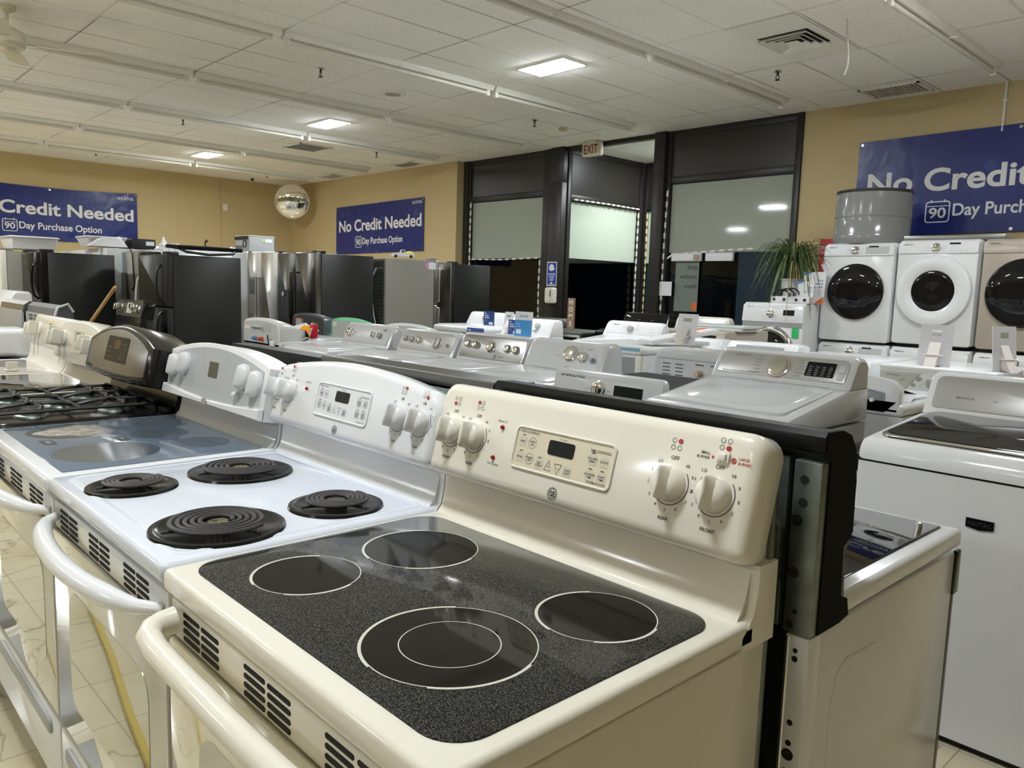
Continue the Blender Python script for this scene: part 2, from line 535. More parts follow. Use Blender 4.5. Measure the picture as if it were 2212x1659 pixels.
# ---------------------------------------------------------------- the room
struct('floor', MB().box(XL, XR, YF, 10.6, -0.1, 0), M_floor)
struct('ceiling', MB().box(XL-0.2, XR+0.2, YF-0.2, 10.6, HC, HC+0.1), M_ceil)
struct('wall_left', MB().box(XL-0.2, XL, YF, YA, 0, HC), M_tan)
struct('wall_back', MB().box(XL-0.2, -9.45, YA, YB+0.1, 0, HC), M_tan)
struct('wall_back_right', MB().box(-3.28, XR, YB, YB+0.2, 0, HC), M_tan)
struct('wall_right', MB().box(XR, XR+0.2, YF, YB+0.2, 0, HC), M_tan)
struct('wall_front', MB().box(XL-0.2, XR+0.2, YF-0.2, YF, 0, HC), M_tan)
m = MB(); m.box(XL, XL+0.012, 6.60, 6.605, 0, HC)
struct('trim_1', m, mat('tan_wall_joint', S(176, 152, 104), 0.6))

# shop front windows of dark bronze, frosted film above, clear glass below
def bay(n, M, x0, x1, zf0, zf1, film, door=False):
    """a glazed bay: x along the wall, y out of it towards the room, z up"""
    fr = MB(M)
    fr.box(x0-0.06, x0+0.02, -0.06, 0.03, 0, HC, 0.006)
    fr.box(x1-0.02, x1+0.06, -0.06, 0.03, 0, HC, 0.006)
    fr.box(x0, x1, -0.05, 0.02, zf1, zf1+0.09, 0.005)
    fr.box(x0, x1, -0.05, 0.02, HC-0.08, HC, 0.004)
    fr.box(x0, x1, -0.06, 0.03, 0, 0.18, 0.005)
    o = struct('window_%d' % n, fr, M_alum)
    struct('window_panel', MB(M).box(x0+0.02, x1-0.02, -0.03, 0.0, zf1+0.09, HC-0.08), M_alump, o)
    struct('window_pane', MB(M).box(x0+0.02, x1-0.02, -0.035, -0.029, 0.18, zf1), M_pane, o)
    struct('window_film', MB(M).box(x0+0.025, x1-0.025, -0.028, -0.026, zf0, zf1-0.01), film, o)
    return o
def Fm(ox, oy, ux, uy):     # u along wall, v pointing into the room, w up
    M = Matrix(((ux, -uy, 0, ox), (uy, ux, 0, oy), (0, 0, 1, 0), (0, 0, 0, 1)))
    return M
# seen from inside, the wall runs along +x and the room is at -y
def wallM(y):
    return Matrix(((1, 0, 0, 0), (0, -1, 0, y), (0, 0, 1, 0), (0, 0, 0, 1)))
bay(1, wallM(YB), -9.30, -7.50, 1.90, 2.855, M_film)
bay(2, wallM(YB), -5.14, -3.34, 1.95, 2.865, M_film)
# alcove walls (x = -7.05 runs away from the room, far wall at 10.35)
Ma = Matrix(((0, 1, 0, -7.05), (1, 0, 0, 0), (0, 0, 1, 0), (0, 0, 0, 1)))
bay(3, Ma, 8.52, 10.24, 1.90, 2.77, M_filml)
bay(4, wallM(10.36), -6.98, -5.30, 1.90, 2.77, M_filml)
Ma2 = Matrix(((0, -1, 0, -5.20), (1, 0, 0, 0), (0, 0, 1, 0), (0, 0, 0, 1)))
bay(5, Ma2, 8.52, 10.24, 1.90, 2.77, M_filml)
m = MB(); m.box(-7.50, -7.28, YB-0.05, YB+0.10, 0, HC, 0.006)
struct('trim_2', m, M_alum)
m = MB(); m.box(-7.30, -7.04, YB-0.12, YB+0.08, 0, 3.03, 0.01); m.box(-7.30, -7.04, YB-0.105, YB+0.08, 3.02, HC, 0.006)
struct('trim_3', m, M_alum)
m = MB(); m.box(-5.36, -5.18, YB-0.10, YB+0.10, 0, HC, 0.008)
struct('trim_4', m, M_alum)
m = MB(); m.box(-7.04, -5.36, YB-0.04, YB+0.06, HC-0.06, HC, 0.004)
struct('trim_5', m, M_alum)
m = MB(); m.box(-9.46, -9.34, YB-0.05, YB+0.10, 0, HC, 0.006)
struct('trim_6', m, M_alum)

# ---------------------------------------------------------------- things on the ceiling
ORD = ['first', 'second', 'third', 'fourth', 'fifth', 'sixth', 'seventh']
def led_panel(x, y, label, sx=0.60, sy=0.31, lm=None):
    t = thing('ceiling_light_panel', label, 'ceiling light', (x, y, HC))
    m = MB()
    for a, b_, c, d in ((-sx/2-.012, sx/2+.012, -sy/2-.012, -sy/2), (-sx/2-.012, sx/2+.012, sy/2, sy/2+.012), (-sx/2-.012, -sx/2, -sy/2, sy/2), (sx/2, sx/2+.012, -sy/2, sy/2)):
        m.box(a, b_, c, d, -0.012, -0.0005)
    obj('frame', m, M_lampw, t)
    obj('diffuser', MB().loft([[(-sx/2, -sy/2, -.001), (sx/2, -sy/2, -.001), (sx/2, sy/2, -.001), (-sx/2, sy/2, -.001)], [(-sx/2, -sy/2, -.012), (sx/2, -sy/2, -.012), (sx/2, sy/2, -.012), (-sx/2, sy/2, -.012)], [(-sx/2+.05, -sy/2+.05, -.028), (sx/2-.05, -sy/2+.05, -.028), (sx/2-.05, sy/2-.05, -.028), (-sx/2+.05, sy/2-.05, -.028)]]), lm or M_led, t, flat=True)
    return t
yl = 5.185
P0 = led_panel(-4.24, yl, 'nearest and largest lit ceiling panel, above the middle of the shop')
dup(P0, (-8.44, yl, HC), label='lit ceiling panel second from the camera, between the first and the far one')
dup(P0, (-12.56, yl, HC), label='farthest and smallest lit ceiling panel, towards the left wall')
for x in (-0.04,):
    dup(P0, (x, yl, HC), label='lit ceiling panel out of view over the machines before the right-hand banner')
for x in (-12.64, -8.44, -4.24, -0.04):
    for y in (-0.2, -5.6):
        if x > -1 and y > -1: continue
        dup(P0, (x, y, HC), label='lit ceiling panel out of view above the ranges and the aisle', group='ceiling panels out of view')
led_panel(-0.04, -0.2, 'dimmed ceiling panel straight above the bisque range, out of view', lm=M_leddim)  # unseen panel, weakened to balance the front ranges against the room
led_panel(-5.72, 9.55, 'lit ceiling panel inside the glazed entrance alcove')

# fluorescent strip lights, 2.44 m each, unlit
def strip_light(label, loc):
    t = thing('strip_light', label, 'strip light', loc, group='unlit strip lights in long rows under the ceiling')
    m = MB()
    m.prism([(-.055, 0), (-.055, -.018), (-.03, -.05), (.03, -.05), (.055, -.018), (.055, 0)], 'y', 0.012, 2.428)
    obj('channel', m, M_lampw, t)
    m = MB(); m.cyl((0.0, 0.07, -.078), (0.0, 2.37, -.078), .019, n=12)
    obj('lamp_tube', m, M_tube, t)
    for y0 in (0.03, 2.35):
        m = MB(); m.box(-.022, .022, y0, y0+.04, -.108, -.046, .005)
        obj('lamp_holder', m, M_lampw, t)
    m = MB(); m.box(-.07, .07, 1.20, 1.215, -.058, -.045, .003)
    obj('clip', m, M_lampw, t)
    return t
XS = [-1.12, -3.17, -5.25, -7.22, -9.32, -11.42, -13.5]
ROWN = ['row nearest the right-hand banner', 'second row from the right', 'third row from the right', 'fourth row from the right', 'third row from the left wall', 'second row from the left wall', 'row nearest the left wall']
SEG = ['at the shop-front end', 'second from the shop-front end', 'third from the shop-front end']
S0 = None
for i, x in enumerate(XS):
    for j in range(3):
        y0 = 7.76 - 2.44*(j+1)
        if i <= 1 and j > 1: continue
        lb = 'unlit strip light in the %s, %s' % (ROWN[i], SEG[j])
        if S0 is None: S0 = strip_light(lb, (x, y0, HC-.001))
        else: dup(S0, (x, y0, HC-.001), label=lb)

# sprinkler heads
def sprinkler(label, loc):
    t = thing('sprinkler_head', label, 'sprinkler', loc, group='sprinkler heads in the ceiling')
    obj('escutcheon', MB().lathe([(.0, 0), (.038, 0), (.036, -.012), (.014, -.02), (0, -.02)]), M_chrome, t)
    m = MB(); m.cyl((0, 0, -.018), (0, 0, -.045), .011)
    m.tube([(-.010, 0, -.04), (-.018, 0, -.06), (-.006, 0, -.085)], .004); m.tube([(.010, 0, -.04), (.018, 0, -.06), (.006, 0, -.085)], .004)
    m.cyl((0, 0, -.084), (0, 0, -.090), .022)
    obj('nozzle', m, M_blackm, t)
    return t
SP = [(-2.68, 6.69, 'dark sprinkler head nearest the right-hand banner wall'), (-6.05, 3.71, 'dark sprinkler head just left of the nearest lit ceiling panel'),
      (-9.74, 3.72, 'dark sprinkler head above and left of the middle lit ceiling panel'), (-6.06, 6.76, 'dark sprinkler head nearest the exit sign'),
      (-9.81, 6.85, 'dark sprinkler head before the back banner, right of a ceiling grille'), (-13.8, 6.89, 'dark sprinkler head nearest the round corner mirror'),
      (-13.79, 3.75, 'dark sprinkler head above the left banner')]
s0 = None
for x, y, lb in SP:
    if s0 is None: s0 = sprinkler(lb, (x, y, HC))
    else: dup(s0, (x, y, HC), label=lb)

# square diffuser with nested louvres
t = thing('air_diffuser', 'large square ceiling air diffuser with nested louvres beside the dangling cable', 'air diffuser', (-2.12, 5.92, HC))
m = MB()
for a, b_, c, d in ((-.30, .30, -.59, -.22), (-.30, .30, .22, .59), (-.30, -.22, -.22, .22), (.22, .30, -.22, .22)): m.box(a, b_, c, d, -.010, -.002)
obj('panel', m, M_lampw, t)
obj('throat', MB().box(-.225, .225, -.225, .225, -.0025, -.001), M_slot, t)
for k, a in enumerate((.218, .165, .112)):
    m = MB()
    sq = lambda r, z: [(-r, -r, z), (r, -r, z), (r, r, z), (-r, r, z)]
    m.loft([sq(a, -.040), sq(a-.030, -.010), sq(a-.026, -.008), sq(a+.004, -.038), sq(a, -.040)], False, False)
    obj('louvre', m, M_lampw, t)
obj('louvre', MB().box(-.055, .055, -.055, .055, -.040, -.030, .004), M_lampw, t)
def grille(name, label, x, y, sx, sy, nb, dark=M_slot):
    t = thing(name, label, 'ceiling grille', (x, y, HC))
    m = MB()
    for a, b_, c, d in ((-sx, sx, -sy, -sy+.025), (-sx, sx, sy-.025, sy), (-sx, -sx+.025, -sy, sy), (sx-.025, sx, -sy, sy)):
        m.box(a, b_, c, d, -.014, -.001)
    obj('frame', m, M_lampw, t)
    obj('duct', MB().box(-sx+.02, sx-.02, -sy+.02, sy-.02, -.004, -.001), dark, t)
    m = MB()
    for k in range(nb):
        x_ = -sx+.04 + (2*sx-.08)*k/(nb-1)
        m.box(x_-.006, x_+.006, -sy+.02, sy-.02, -.013, -.004)
    obj('slats', m, M_lampw, t)
grille('return_air_grille', 'slatted grille in the ceiling against the tan wall over the right-hand banner', -2.13, 8.10, .30, .22, 15)
grille('ceiling_grille', 'dark striped grille in the ceiling over the right half of the back banner side', -10.39, 5.92, .30, .28, 6)
grille('ceiling_grille', 'small dark grille at the ceiling edge right of the back banner', -10.5, 7.95, .30, .16, 7)
grille('ceiling_grille', 'small dark grille at the ceiling edge above the left end of the back banner', -13.1, 7.95, .30, .16, 7)
t = thing('ceiling_speaker', 'round white ceiling speaker near the nearest lit panel', 'speaker', (-6.34, 4.78, HC))
obj('ring', MB().lathe([(.09, -.016), (.15, -.010), (.155, -.001)], n=32), M_lampw, t)
obj('mesh_cover', MB().lathe([(0.0, -.013), (.092, -.013)], n=32), mat('speaker_mesh_grey', S(176, 170, 158), .7), t)
t = thing('smoke_detector', 'small round yellowed detector on the ceiling left of the exit sign', 'detector', (-6.14, 7.37, HC))
obj('body', MB().lathe([(0, -.035), (.045, -.034), (.058, -.02), (.06, -.001)], n=24), mat('yellowed_plastic', S(206, 188, 142), .5), t)
t = thing('security_camera', 'small white dome camera on the ceiling by the far corner', 'camera', (-14.7, 7.0, HC))
obj('base', MB().lathe([(0, -.03), (.05, -.03), (.055, -.001)], n=20), M_lampw, t)
obj('lens', MB().sphere((0, 0, -.045), .035), M_blackm, t)
m = MB(); m.tube([(-1.585, 5.73, HC+.004), (-1.585, 5.74, HC-.07), (-1.572, 5.75, HC-.20), (-1.562, 5.75, HC-.28), (-1.564, 5.75, HC-.35), (-1.585, 5.75, HC-.415)], .007)
setprop(obj('hanging_cable', m, M_wirew), 'white cable dangling from a hole in the ceiling beside the air diffuser', 'cable')
m = MB(); m.tube([(-1.215, YB-.015, HC), (-1.215, YB-.015, 3.08)], .012); m.box(-1.235, -1.195, YB-.02, YB, 3.36, 3.385)
setprop(obj('wall_conduit', m, M_lampw), 'thin cream conduit running down the tan wall to the right-hand banner', 'conduit')

# ceiling fan at the left edge
t = thing('ceiling_fan', 'cream ceiling fan at the upper left with paddle blades', 'ceiling fan', (-6.39, 1.06, HC))
obj('downrod', MB().lathe([(.0, 0), (.07, -.0), (.07, -.03), (.014, -.06), (.014, -.17), (.03, -.18)], n=20), M_fan, t)
obj('motor_housing', MB().lathe([(.0, -.165), (.06, -.17), (.115, -.20), (.13, -.24), (.13, -.30), (.115, -.325), (.07, -.33), (.065, -.36), (.03, -.372), (0, -.374)], n=36), M_fan, t)
for k in range(4):
    a = math.radians(72 + 90*k)
    Mk = Matrix.Rotation(a, 4, 'Z') @ Matrix.Translation((0, 0, -.29)) @ Matrix.Rotation(math.radians(11), 4, 'X')
    b_ = obj('blade', MB(Mk).plate([(.20, -.055), (.23, -.068), (.62, -.085), (.70, -.05), (.70, .05), (.62, .085), (.23, .068), (.20, .055)], -.004, .004), M_fan, t)
    m = MB(Mk); m.box(.09, .28, -.022, .022, -.012, -.004, .003)
    for px in (.225, .265):
        for py in (-.035, .035): m.cyl((px, py, -.009), (px, py, -.003), .006)
    obj('blade_bracket', m, M_lampw, b_)

# round convex mirror in the corner
cm = Vector((-14.35, 7.72, 3.10))
dirm = (Vector((1.33, -.45, 1.4)) - cm).normalized(); dirm = (dirm + Vector((0.25, -.35, -.10))).normalized()
Mm = dirm.to_track_quat('Z', 'Y').to_matrix().to_4x4(); Mm.translation = cm
t = thing('convex_mirror', 'round convex security mirror in the far corner near the ceiling', 'mirror')
obj('mirror_face', MB().lathe([(.0, .085), (.08, .082), (.16, .073), (.24, .055), (.31, .03), (.345, 0.008)], n=48, M=Mm), M_mirror, t)
obj('rim', MB().lathe([(.345, .012), (.358, .006), (.358, -.012), (.0, -.02)], n=48, M=Mm), M_lampw, t)
m = MB(); m.cyl(Mm @ Vector((0, 0, -.02)), (-15.39, 8.2, 3.2), .018)
obj('bracket', m, M_blackm, t)

# ---------------------------------------------------------------- banners
def banner(label, M, W, H, sag=0.0):
    t = thing('banner', label, 'banner')
    m = MB(M)
    n = 24
    lo, hi = [], []
    for i in range(n+1):
        x = W*i/n
        s_ = sag*(1-(2*i/n-1)**2)
        lo.append((x, -s_*.3)); hi.append((x, H - s_))
    pts = lo + hi[::-1]
    m.slab(pts, [(0.0, 0), (.004, 0)])
    obj('sheet', m, M_banner, t, flat=True)
    m = MB(M)
    m.text('No Credit Needed', .215, .12, .455, 'l', .025, .0055, fit=2.86)
    m.text('Day Purchase Option', .118, 1.01, .185, 'l', .02, .0055, fit=1.38)
    m.text('acima', .075, 2.99, .86, 'r', .004, .0055, fit=.30)
    m.text('90', .10, .865, .17, 'c', .02, .0055, fit=.165)
    o1, o2 = rrect(.745, .985, .12, .34, .035), rrect(.757, .973, .132, .328, .026)
    m.loft([[(x, y, .0055) for x, y in o1], [(x, y, .0055) for x, y in o2]], False, False)
    m.box(.757, .973, .285, .293, .005, .0055)
    for x in (.80, .93): m.box(x-.006, x+.006, .325, .355, .005, .0056)
    obj('lettering', m, M_bwhite, t, flat=True)
    m = MB(M)
    for x in (.03, W/2, W-.03):
        for y in (H-.03-(sag if x == W/2 else 0), .03): m.ringflat(x, y, .006, .016, .0055, n=12)
    obj('eyelets', m, M_chrome, t, flat=True)
    return t
banner('navy No Credit Needed banner on the left tan wall above white and black fridges', frame((XL+.02, 1.86, 2.035), (0, 1, 0), (0, 0, 1)), 3.05, 1.00, .05)
banner('navy No Credit Needed banner on the back tan wall right of the round mirror', frame((-13.40, YA-.02, 2.0), (1, 0, .012), (0, 0, 1)), 3.04, .96)
banner('navy No Credit Needed banner on the right tan wall behind the grey drum', frame((-2.60, YB-.02, 2.09), (1, 0, .010), (0, 0, 1)), 3.10, 1.03)

# exit sign
t = thing('exit_sign', 'cream EXIT sign with dark red letters hanging before the entrance', 'exit sign', (-6.43, YB-.15, 3.335))
obj('box', MB().box(-.17, .17, -.03, .05, 0, .19, .012), M_exit, t)
obj('lettering', MB(frame((0, -.0305, .035), (1, 0, 0), (0, 0, 1))).text('EXIT', .125, 0, 0, 'c', .012, .001, fit=.27), M_exitred, t, flat=True)
obj('canopy', MB().box(-.09, .09, -.02, .04, .185, .215, .006), M_lampw, t)
# sanitizer sign + dispenser on the column
t = thing('hand_sanitizer_sign', 'blue SANITIZE HANDS HERE sign on the dark column above the dispenser', 'sign', (-7.17, YB-.125, 1.46))
obj('backing', MB(frame((0, 0, 0), (1, 0, 0), (0, 0, 1))).slab(rrect(-.105, .105, 0, .37, .012), [(0, 0), (.005, 0)]), M_paper, t)
obj('blue_face', MB(frame((0, 0, 0), (1, 0, 0), (0, 0, 1))).slab(rrect(-.092, .092, .014, .356, .01), [(.005, 0), (.006, 0)]), M_bluesign, t)
m = MB(frame((0, -.007, 0), (1, 0, 0), (0, 0, 1)))
for k, s_ in enumerate(('SANITIZE', 'HANDS', 'HERE')): m.text(s_, .030, 0, .165-.042*k, 'c', .02, 0, fit=(.15, .105, .08)[k])
m.slab([(-.06, .262), (-.035, .235), (.0, .23), (.055, .25), (.062, .275), (.03, .29), (.05, .31), (.0, .335), (-.03, .33), (-.055, .30)], [(0, 0), (.0005, 0)])
m.slab([(-.012, .062), (-.012, .05), (-.035, .05), (0, .024), (.035, .05), (.012, .05), (.012, .062)], [(0, 0), (.0005, 0)])
m.box(-.075, .075, .026, .031, -.0002, .0004)
obj('lettering', m, M_bwhite, t, flat=True)
t = thing('soap_dispenser', 'cream hand sanitizer dispenser on the dark column under the blue sign', 'dispenser', (-7.145, YB-.12, 1.195))
obj('cover', MB(frame((0, 0, 0), (1, 0, 0), (0, 0, 1))).plate(rrect(-.09, .09, 0, .245, .035), 0, .10, .03), M_bisqp, t)
obj('window_slot', MB(frame((0, -.101, 0), (1, 0, 0), (0, 0, 1))).slab(rrect(.035, .052, .10, .20, .006), [(0, 0), (.001, 0)]), M_slot, t)
obj('push_lever', MB(frame((0, -.098, 0), (1, 0, 0), (0, 0, 1))).plate(rrect(.0, .055, .03, .085, .01), 0, .01, .004), M_bisqp, t)
# thermostat on wall, fire sign
t = thing('wall_sensor', 'small cream wall sensor on the left tan wall near the corner', 'sensor', (XL, 6.72-.02, 2.87))
obj('case', MB().box(0, .035, -.05, .05, 0, .14, .008), M_bisqp, t)
t = thing('fire_extinguisher_sign', 'red FIRE EXTINGUISHER sign on the tan wall left of the stacked dryers', 'sign', (-2.90, YB-.012, 1.62))
obj('plate', MB().box(-.075, .075, 0, .008, 0, .46), M_firered, t)
m = MB(frame((0, -.001, 0), (1, 0, 0), (0, 0, 1)))
m.text('FIRE', .045, 0, .335, 'c', .02, 0, fit=.12); m.text('EXTINGUISHER', .02, 0, .30, 'c', .01, 0, fit=.125)
m.slab([(-.05, .17), (-.02, .17), (-.02, .26), (.02, .26), (.02, .17), (.05, .17), (0, .09)], [(0, 0), (.0005, 0)])
obj('lettering', m, M_bwhite, t, flat=True)
t = thing('fire_extinguisher', 'red fire extinguisher on the wall beside the stacked dryers', 'fire extinguisher', (-2.86, YB-.10, 1.02))
obj('cylinder', MB().lathe([(0, 0), (.07, .0), (.075, .02), (.075, .36), (.05, .41), (.02, .43)], n=20), M_firered, t)
m = MB(); m.cyl((0, 0, .42), (0, 0, .47), .02); m.box(-.01, .01, -.10, .04, .47, .485); m.tube([(0, 0, .45), (.09, -.02, .47), (.11, -.03, .38), (.09, -.02, .25)], .01)
obj('valve', m, M_blackm, t)

# LED module strings round the windows
def led_string(label, path, n, yellow=()):
    t = thing('led_string', label, 'light string', group='LED module strings round the shop windows')
    obj('wire', MB().tube(path, .004, n=5), M_wirew, t)
    P = [Vector(p) for p in path]
    L = [0]
    for a, b_ in zip(P[:-1], P[1:]): L.append(L[-1]+(b_-a).length)
    for k in range(n):
        s_ = L[-1]*(k+.5)/n
        i = max(j for j in range(len(P)-1) if L[j] <= s_)
        d = (P[i+1]-P[i]).normalized(); c = P[i] + d*(s_-L[i])
        side = Vector((0, -1, 0)) if abs(d.y) < .8 else Vector((1, 0, 0))
        M = frame(c, d, d.cross(side).normalized()*-1)
        obj('led_module', MB(M).box(-.038, .038, -.011, .011, -.006, .012), M_ledmody if k in yellow else M_ledmod, t, flat=True)
YL = YB-.045
led_string('LED string down the left edge of the window beside the back banner', [(-9.24, YL, 2.86), (-9.25, YL, 2.4), (-9.25, YL, 1.72)], 9)
led_string('LED string along the lower edge of the frosted film next to the column', [(-9.22, YL, 1.885), (-8.4, YL, 1.875), (-7.52, YL, 1.90)], 10)
led_string('LED string down the right edge of the clear glass next to the column', [(-7.52, YL, 1.88), (-7.53, YL, 1.5), (-7.52, YL, .9)], 8)
led_string('LED string along the top of the entrance alcove film', [(-7.0, 8.56, 2.785), (-7.0, 9.4, 2.79), (-7.0, 10.2, 2.78)], 13)
led_string('white LED string down the corner of the entrance alcove', [(-7.010, 10.19, 2.74), (-7.010, 10.18, 1.8), (-7.010, 10.18, .22)], 20)
led_string('yellowed LED string down the corner of the entrance alcove', [(-6.93, 10.322, 2.74), (-6.92, 10.322, 1.8), (-6.93, 10.322, .22)], 20, yellow=range(20))
led_string('LED string down the left edge of the window behind the potted plant', [(-5.135, YL, 2.80), (-5.15, YL, 2.2), (-5.155, YL, 1.0)], 13)
led_string('LED string along the lower film edge of the window behind the plant', [(-5.10, YL, 1.86), (-5.0, YL, 1.925), (-4.2, YL, 1.97), (-3.78, YL, 1.985)], 10)
# signs in the shop windows
t = thing('window_poster', 'grey-green poster with shop without credit lettering in the right window', 'poster', (-4.79, YB-.0, 1.17))
obj('sheet', MB().box(-.185, .185, 0, .002, 0, .66), mat('poster_grey', S(120, 130, 122), .3), t)
m = MB(frame((0, -.001, 0), (1, 0, 0), (0, 0, 1)))
for k, s_ in enumerate(('shop', 'without', 'credit')): m.text(s_, .058, .165, .56-.125*k, 'r', .01, 0)
obj('lettering', m, M_text, t, flat=True)
obj('orange_block', MB(frame((0, -.001, 0), (1, 0, 0), (0, 0, 1))).slab([(.10, .02), (.175, .02), (.175, .12), (.10, .12)], [(0, 0), (.0005, 0)]), M_orange, t)
for k_, (xa, xb, lb) in enumerate(((-5.02, -4.56, 'white box with a small printed sticker under the frosted film'), (-4.49, -4.09, 'plain white box under the frosted film, left of the plant'))):
    t = thing('window_box', lb, 'box', ((xa+xb)/2, YB-.05, 1.835))
    hw_ = (xb-xa)/2
    obj('carton', MB().box(-hw_, hw_, 0, .045, 0, .105, .004), M_paper, t)
    obj('lid', MB().box(-hw_-.004, hw_+.004, -.003, .048, .092, .108, .003), M_plate, t)
    if k_ == 0:
        obj('sticker', MB(frame((.17, -.0035, 0), (1, 0, 0), (0, 0, 1))).slab([(-.05, .01), (.05, .01), (.05, .085), (-.05, .085)], [(0, 0), (.002, 0)]), M_film, t)
        obj('sticker_print', MB(frame((.17, -.0056, 0), (1, 0, 0), (0, 0, 1))).slab([(.0, .012), (.045, .012), (.045, .04), (0, .04)], [(0, 0), (.001, 0)]), M_orange, t)
setprop(obj('window_card', MB().box(-5.18, -4.98, YB-.062, YB-.058, 1.37, 1.56, .0), M_paper), 'blank white card fixed at the left edge of the right window', 'card')

# ---------------------------------------------------------------- ranges
HW = .381
PO, PV = (0, .550, 1.010), (0, .053, .195)      # control panel frame: foot and slope
def oven_front(t, body, doorm, winm, handlem, style='straight', slots=True, trimm=None, drawer=True):
    trimm = trimm or body
    d = obj('oven_door', MB().box(-.375, .375, .005, .045, .30, .795, .006), doorm, t)
    obj('door_window', MB(frame((0, .0045, .30), (1, 0, 0), (0, 0, 1))).slab(crown(rrect(-.245, .285, .10, .375, .05, 6), .02, .28, .25), [(-.001, 0), (.0007, 0)]), winm, d)
    tr = obj('vent_trim', MB().box(-.375, .375, .012, .045, .798, .864, .004), trimm, t)
    if slots:
        for gx in (-.25, -.02, .21):
            m = MB(frame((0, .0114, 0), (1, 0, 0), (0, 0, 1)))
            for c0 in (gx-.070, gx+.004):
                for r in range(4): m.slab(rrect(c0, c0+.066, .806+.0135*r, .8135+.0135*r, .003, 2), [(-.001, 0), (.0006, 0)])
            obj('vent_slots', m, M_slot, tr)
    m = MB()
    if style == 'straight':
        zz = .838
        p = [(-.325, .0, zz+.004), (-.326, -.020, zz+.003), (-.321, -.038, zz), (-.300, -.051, zz-.002)]
        p += [(x, -.054 - .006*(1-(x/.3)**2), zz-.003) for x in (-.25, -.15, 0, .15, .25)]
        p += [(-x, y, z) for x, y, z in p[3::-1]]
        m.tube(p, [.023, .021, .020, .0195] + [.019]*5 + [.0195, .020, .021, .023], 14)
    else:
        p = []
        for k in range(17):
            a = -1 + 2*k/16
            p.append((.356*a, .012 - .080*(1-a*a)**.6, .828 + .0*a))
        m.tube(p, [.010+.0105*min(1, 3*(1-abs(-1+2*k/16))) for k in range(17)], 12)
    obj('handle', m, handlem, t)
    if drawer:
        dr = obj('drawer', MB().box(-.375, .375, .006, .045, .085, .285, .008), body, t)
        obj('drawer_grip', MB(frame((0, .0055, 0), (1, 0, 0), (0, 0, 1))).plate(rrect(-.31, .31, .222, .262, .015), 0, .008, .006), M_greyp, dr)
def carcass(t, body, sidem=None):
    m = MB(); m.box(-.376, .376, .045, .645, .03, .872, .004)
    obj('body', m, sidem or body, t)
    m = MB(); m.box(-.36, .36, .07, .60, 0.0, .035)
    obj('base', m, M_blackm, t)
def ge_backguard(t, body, shape='flat', lower=None):
    P = frame(PO, (1, 0, 0), PV)
    if shape == 'flat':
        ol = rrect(-HW, HW, 0, .197, (.022, .022, .034, .034), 6)
    else:
        ol = crown(rrect(-HW, HW, 0, .160, (.022, .022, .045, .045), 6), .042, .381, .10)
        # subdivide the arch
        top = [(x/40*.33, .160+.042*(1-(x/40*.33/.381)**2)) for x in range(40, -41, -2)]
        ol = [p for p in ol if not (abs(p[0]) < .331 and p[1] > .15)]
        k = max(i for i, p in enumerate(ol) if p[0] > .33)
        ol = ol[:k+1] + top + ol[k+1:]
    b = obj('control_housing', MB(P).slab(ol, [(-.068, .004), (-.062, 0), (-.022, 0), (-.010, .003), (-.003, .010), (0, .022)]), body, t)
    # lower splash panel curving up from the cooktop
    pts = [(.575, .905), (.577, .918), (.585, .926), (.594, .940), (.600, .960), (.606, .985), (.612, 1.03), (.65, 1.03), (.656, .985), (.656, .872), (.575, .872)]
    m = MB(); m.prism(pts, 'x', -.366, .366)
    obj('splash_panel', m, lower or body, t)
    pts = [(.568, .872), (.568, .895), (.580, .905), (.598, .925), (.606, .96), (.607, .998), (.66, .998), (.66, .872)]
    for sx in (-1, 1):
        m = MB(); m.prism(pts, 'x', min(sx*.366, sx*HW), max(sx*.366, sx*HW))
        obj('end_cap', m, body, t)
    m = MB(); m.box(-.374, .374, .648, .662, .60, 1.17, .003)
    obj('rear_cover', m, M_galv, t)
    return P, b
def ge_knob(P, u, v_, m_, t, r=.0275, ang=0, nm='knob'):
    K = P @ Matrix.Translation((u, v_, 0)) @ Matrix.Rotation(ang, 4, 'Z')
    mb = MB(K)
    mb.lathe([(r*1.04, 0), (r*1.04, .004), (r, .010), (r*.95, .016), (r*.80, .022), (r*.45, .025), (0, .026)], n=32)
    mb.loft([[(x, y, h) for x, y in ell(0, 0, r*a, r*b_, 28)] for h, a, b_ in ((.012, .80, .98), (.018, .62, 1.0), (.027, .36, .99), (.036, .20, .95), (.040, .15, .88), (.0415, .08, .70))])
    return obj(nm, mb, m_, t)
def dial(mk, u, v_, name, off=True, r=.0345, caps=True):
    mk.ringflat(u, v_, r-.0014, r, .0006, math.radians(-222), math.radians(38), 40)
    for k, s_ in enumerate(('LO', '1', '2', '3', '4', '5', '6', '7', '8', '9', 'HI')):
        a = math.radians(128 + k*28.4)
        mk.text(s_, .0052, u+(r+.0075)*math.cos(a), v_+(r+.0075)*math.sin(a)-.0026, 'c', .004)
    mk.text('OFF' if caps else 'Off', .0062, u, v_+r+.0045, 'c', .004)
    mk.text(name if caps else name.capitalize(), .0056, u, v_-r-.024, 'c', .012)
def burner_icon(mk, mr, u, v_, hot):
    for k, (dx, dy) in enumerate(((-.006, -.005), (.006, -.005), (-.006, .006), (.006, .006))):
        if k == hot: mr.slab(ell(u+dx, v_+dy, .0045, .0040, 12), [(.0002, 0), (.001, 0)])
        else: mk.ringflat(u+dx, v_+dy, .0034, .0042, .0007, n=12)
def ge_logo(mb, u, v_, r=.0115):
    mb.ringflat(u, v_, r*.90, r, .0008, n=28)
    mb.ringflat(u, v_, r*.74, r*.80, .0008, n=28)
    mb.text('GE', r*.8, u, v_-r*.4, 'c', .03, .0008, fit=r*1.15)
